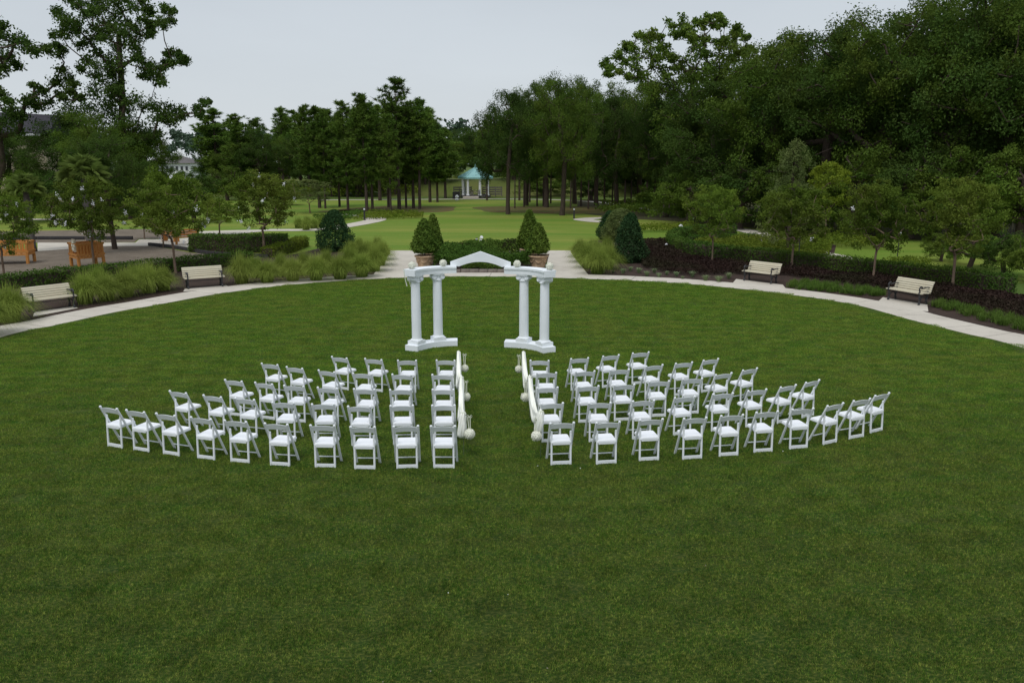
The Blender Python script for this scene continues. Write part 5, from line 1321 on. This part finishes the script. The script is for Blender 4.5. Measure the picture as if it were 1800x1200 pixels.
for side in ('left', 'right'):
    tops = [W(*p) for p in STK[side]]; sg = 1 if side == 'left' else -1
    for k, p in enumerate(tops):
        st = thing('drape_stake', '%s thin stake holding the white drape, %s side of the aisle' % (WH[k], side), 'stake', (p[0], p[1], 0), 0, 'stakes holding the aisle drapes')
        MB().tube([(0, 0, 0), (0, 0, p[2])], .005, 6).build('rod', M['rod'], st)
        bp = W(BAL[side][k][0], BAL[side][k][1], BAL[side][k][2]); hx = bp[0] - p[0]; hy = bp[1] - p[1]
        zh = bp[2] + .30
        MB().tube([(0, 0, zh - .05), (hx * .3, hy * .3, zh + .03), (hx * .7, hy * .7, zh + .04), (hx, hy, zh + .01), (hx * 1.02, hy, zh - .02)], .005, 5).build('hook', M['rod'], st)
        r = BAL[side][k][3]
        b = thing('hanging_flower_ball', '%s cream flower ball hanging at the %s side of the aisle' % (WH[k], side), 'flower ball', tuple(bp), 0, 'flower balls along the aisle')
        bo = link('blooms', fb[k % 2], b, (0, 0, 0), k); bo.scale = (r / .105,) * 3
        m = MB()
        for q in (-1, 1): m.bar((q * .012, 0, r * .9), (q * .022 - .01 * sg, 0, .31), .018, .004, (0, 1, 0))
        m.build('ribbon', M['ribbon'], b)
        m = MB()
        for q in (-1, 1): m.tube([(0, 0, .31), (q * .03, 0, .345), (q * .055, .0, .33), (q * .03, 0, .30), (0, 0, .305)], .008, 5)
        m.build('bow', M['ribbon'], b)
    for k in range(2):
        a, c = tops[k], tops[k + 1]; q = np.linspace(0, 1, 18)
        sag = (.50 if side == 'right' else .46) * (np.sin(pi * q ** .9)) ** .85
        P = a[None] * (1 - q)[:, None] + c[None] * q[:, None]; P[:, 2] -= sag; P[:, 0] += (0.02 if side == 'left' else -.015) * np.sin(pi * q) * -1
        P[:, 2] -= .02
        w = .05 + .10 * np.sin(pi * q) ** .5; th = .032 + .026 * np.sin(pi * q) ** .6
        o = cloth(P, w, th).build('aisle_drape', M['fabric'], smooth=True)
        tag(o, '%s white drape swag along the %s side of the aisle' % (('far', 'near')[k], side), 'drape', 'white drapes edging the aisle')
    p = tops[2]; q = np.linspace(0, 1, 10)
    P = np.stack([p[0] + (-.035 * q if side == 'left' else -.05 * q), p[1] - .02 - 0 * q, p[2] - .01 - q * (.46 if side == 'left' else .36)], 1)
    o = cloth(P, .035 + .035 * np.sin(pi * q), .04 + .025 * np.sin(pi * q * .8)).build('drape_tail', M['fabric'], smooth=True)
    tag(o, 'white drape end hanging from the nearest stake, %s side of the aisle' % side, 'drape', 'white drapes edging the aisle')
    # tie ribbons round the gathered cloth
    for k in (1, 2):
        p = tops[k]; MB().lathe([(.045, -.03), (.052, -.015), (.052, .015), (.045, .03)], (p[0], p[1], p[2] - .03), 12).build('tie_band', M['ribbon'])
        tag(bpy.data.objects[sorted(o.name for o in bpy.data.objects if o.name.startswith('tie_band'))[-1]], 'pale ribbon tie gathering the drape at the %s stake, %s side' % (WH[k], side), 'ribbon', 'ribbon ties on the drapes')

# ------------------------------------------------------------------ mown grass on the round lawn: small tufts of blades laid over the turf
def turf_patch(seed, n=1050, s=.62):
    r = np.random.default_rng(seed)
    B = np.c_[(r.random((n, 2)) - .5) * s, np.zeros(n)]
    V, Fq = blades(B, r.uniform(.020, .045, n), .0068, r.uniform(.004, .026, n), r, 1, .1)
    # single triangles: drop the near-zero tip edge
    V = V.reshape(n, 4, 3); T = np.stack([V[:, 0], V[:, 1], (V[:, 2] + V[:, 3]) / 2], 1).reshape(-1, 3)
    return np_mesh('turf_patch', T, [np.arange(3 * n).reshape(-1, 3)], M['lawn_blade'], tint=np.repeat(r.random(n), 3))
tc = bpy.data.collections.new('turf_sources')
for i in range(5):
    o = bpy.data.objects.new('turf_patch', turf_patch(500 + i)); tc.objects.link(o)
r = np.random.default_rng(3)
gx_, gy_ = np.meshgrid(np.arange(-17, 17, .5), np.arange(1.0, 40, .5)); P = np.c_[gx_.ravel(), gy_.ravel()] + r.normal(size=(gx_.size, 2)) * .06
Rm = np.array(rim); P = P[inpoly(P, Rm)]
dmin = np.min(np.linalg.norm(P[:, None] - Rm[None, ::2], axis=2), axis=1); P = P[dmin > .20 + .10 * r.random(len(P))]
# extra tufts along the rim so the turf edge is ragged
T = np.array([p for p in Rm if 12 < p[1] < 40]); 
Vp = np.c_[P, np.full(len(P), .003)]
me = bpy.data.meshes.new('lawn_grass'); me.from_pydata([tuple(v) for v in Vp], [], [])
lg = tag(link('lawn_grass', me), 'short mown grass covering the round lawn', 'grass', kind='stuff')
ng = bpy.data.node_groups.new('lay_turf', 'GeometryNodeTree')
ng.interface.new_socket('Geometry', in_out='INPUT', socket_type='NodeSocketGeometry')
ng.interface.new_socket('Geometry', in_out='OUTPUT', socket_type='NodeSocketGeometry')
gi = ng.nodes.new('NodeGroupInput'); go = ng.nodes.new('NodeGroupOutput')
ci = ng.nodes.new('GeometryNodeCollectionInfo'); ci.inputs['Collection'].default_value = tc; ci.inputs['Separate Children'].default_value = True; ci.inputs['Reset Children'].default_value = True
ip = ng.nodes.new('GeometryNodeInstanceOnPoints'); ip.inputs['Pick Instance'].default_value = True
rv = ng.nodes.new('FunctionNodeRandomValue'); rv.data_type = 'INT'; rv.inputs[4].default_value = 0; rv.inputs[5].default_value = 4
rr = ng.nodes.new('FunctionNodeRandomValue'); rr.data_type = 'FLOAT_VECTOR'; rr.inputs[0].default_value = (0, 0, 0); rr.inputs[1].default_value = (0, 0, 6.283); rr.inputs['Seed'].default_value = 3
for a, b in ((gi.outputs[0], ip.inputs['Points']), (ci.outputs[0], ip.inputs['Instance']), (rv.outputs[2], ip.inputs['Instance Index']), (rr.outputs[0], ip.inputs['Rotation']), (ip.outputs[0], go.inputs[0])): ng.links.new(a, b)
md = lg.modifiers.new('turf', 'NODES'); md.node_group = ng

# fallen petals and dry leaf scraps scattered on the turf
r = np.random.default_rng(21)
P = scatter([tuple(q) for q in rim[::3]], .22, r); P = P[(P[:, 1] > 7) & (P[:, 1] < 37)]
V_, F_ = leaf_quads(np.c_[P, .035 + .01 * r.random(len(P))], r.uniform(.006, .014, len(P)), up=2.5, aspect=.6, r=r)
tag(link('leaf_litter', np_mesh('leaf_litter', V_, [F_], M['stone'])), 'tiny pale scraps of leaf and petal scattered on the lawn', 'litter', kind='stuff')
V_, F_ = leaf_quads(np.array([(*G(938, 819), .04), (*G(945, 822), .04), (*G(1020, 826), .04), (*G(1376, 796), .04), (*G(893, 1049), .04), (*G(788, 1046), .04)]), .014, up=3, r=r)
tag(link('fallen_petals', np_mesh('fallen_petals', V_, [F_], M['flower_white'])), 'few white petals fallen on the grass near the aisle end', 'petals', kind='stuff')
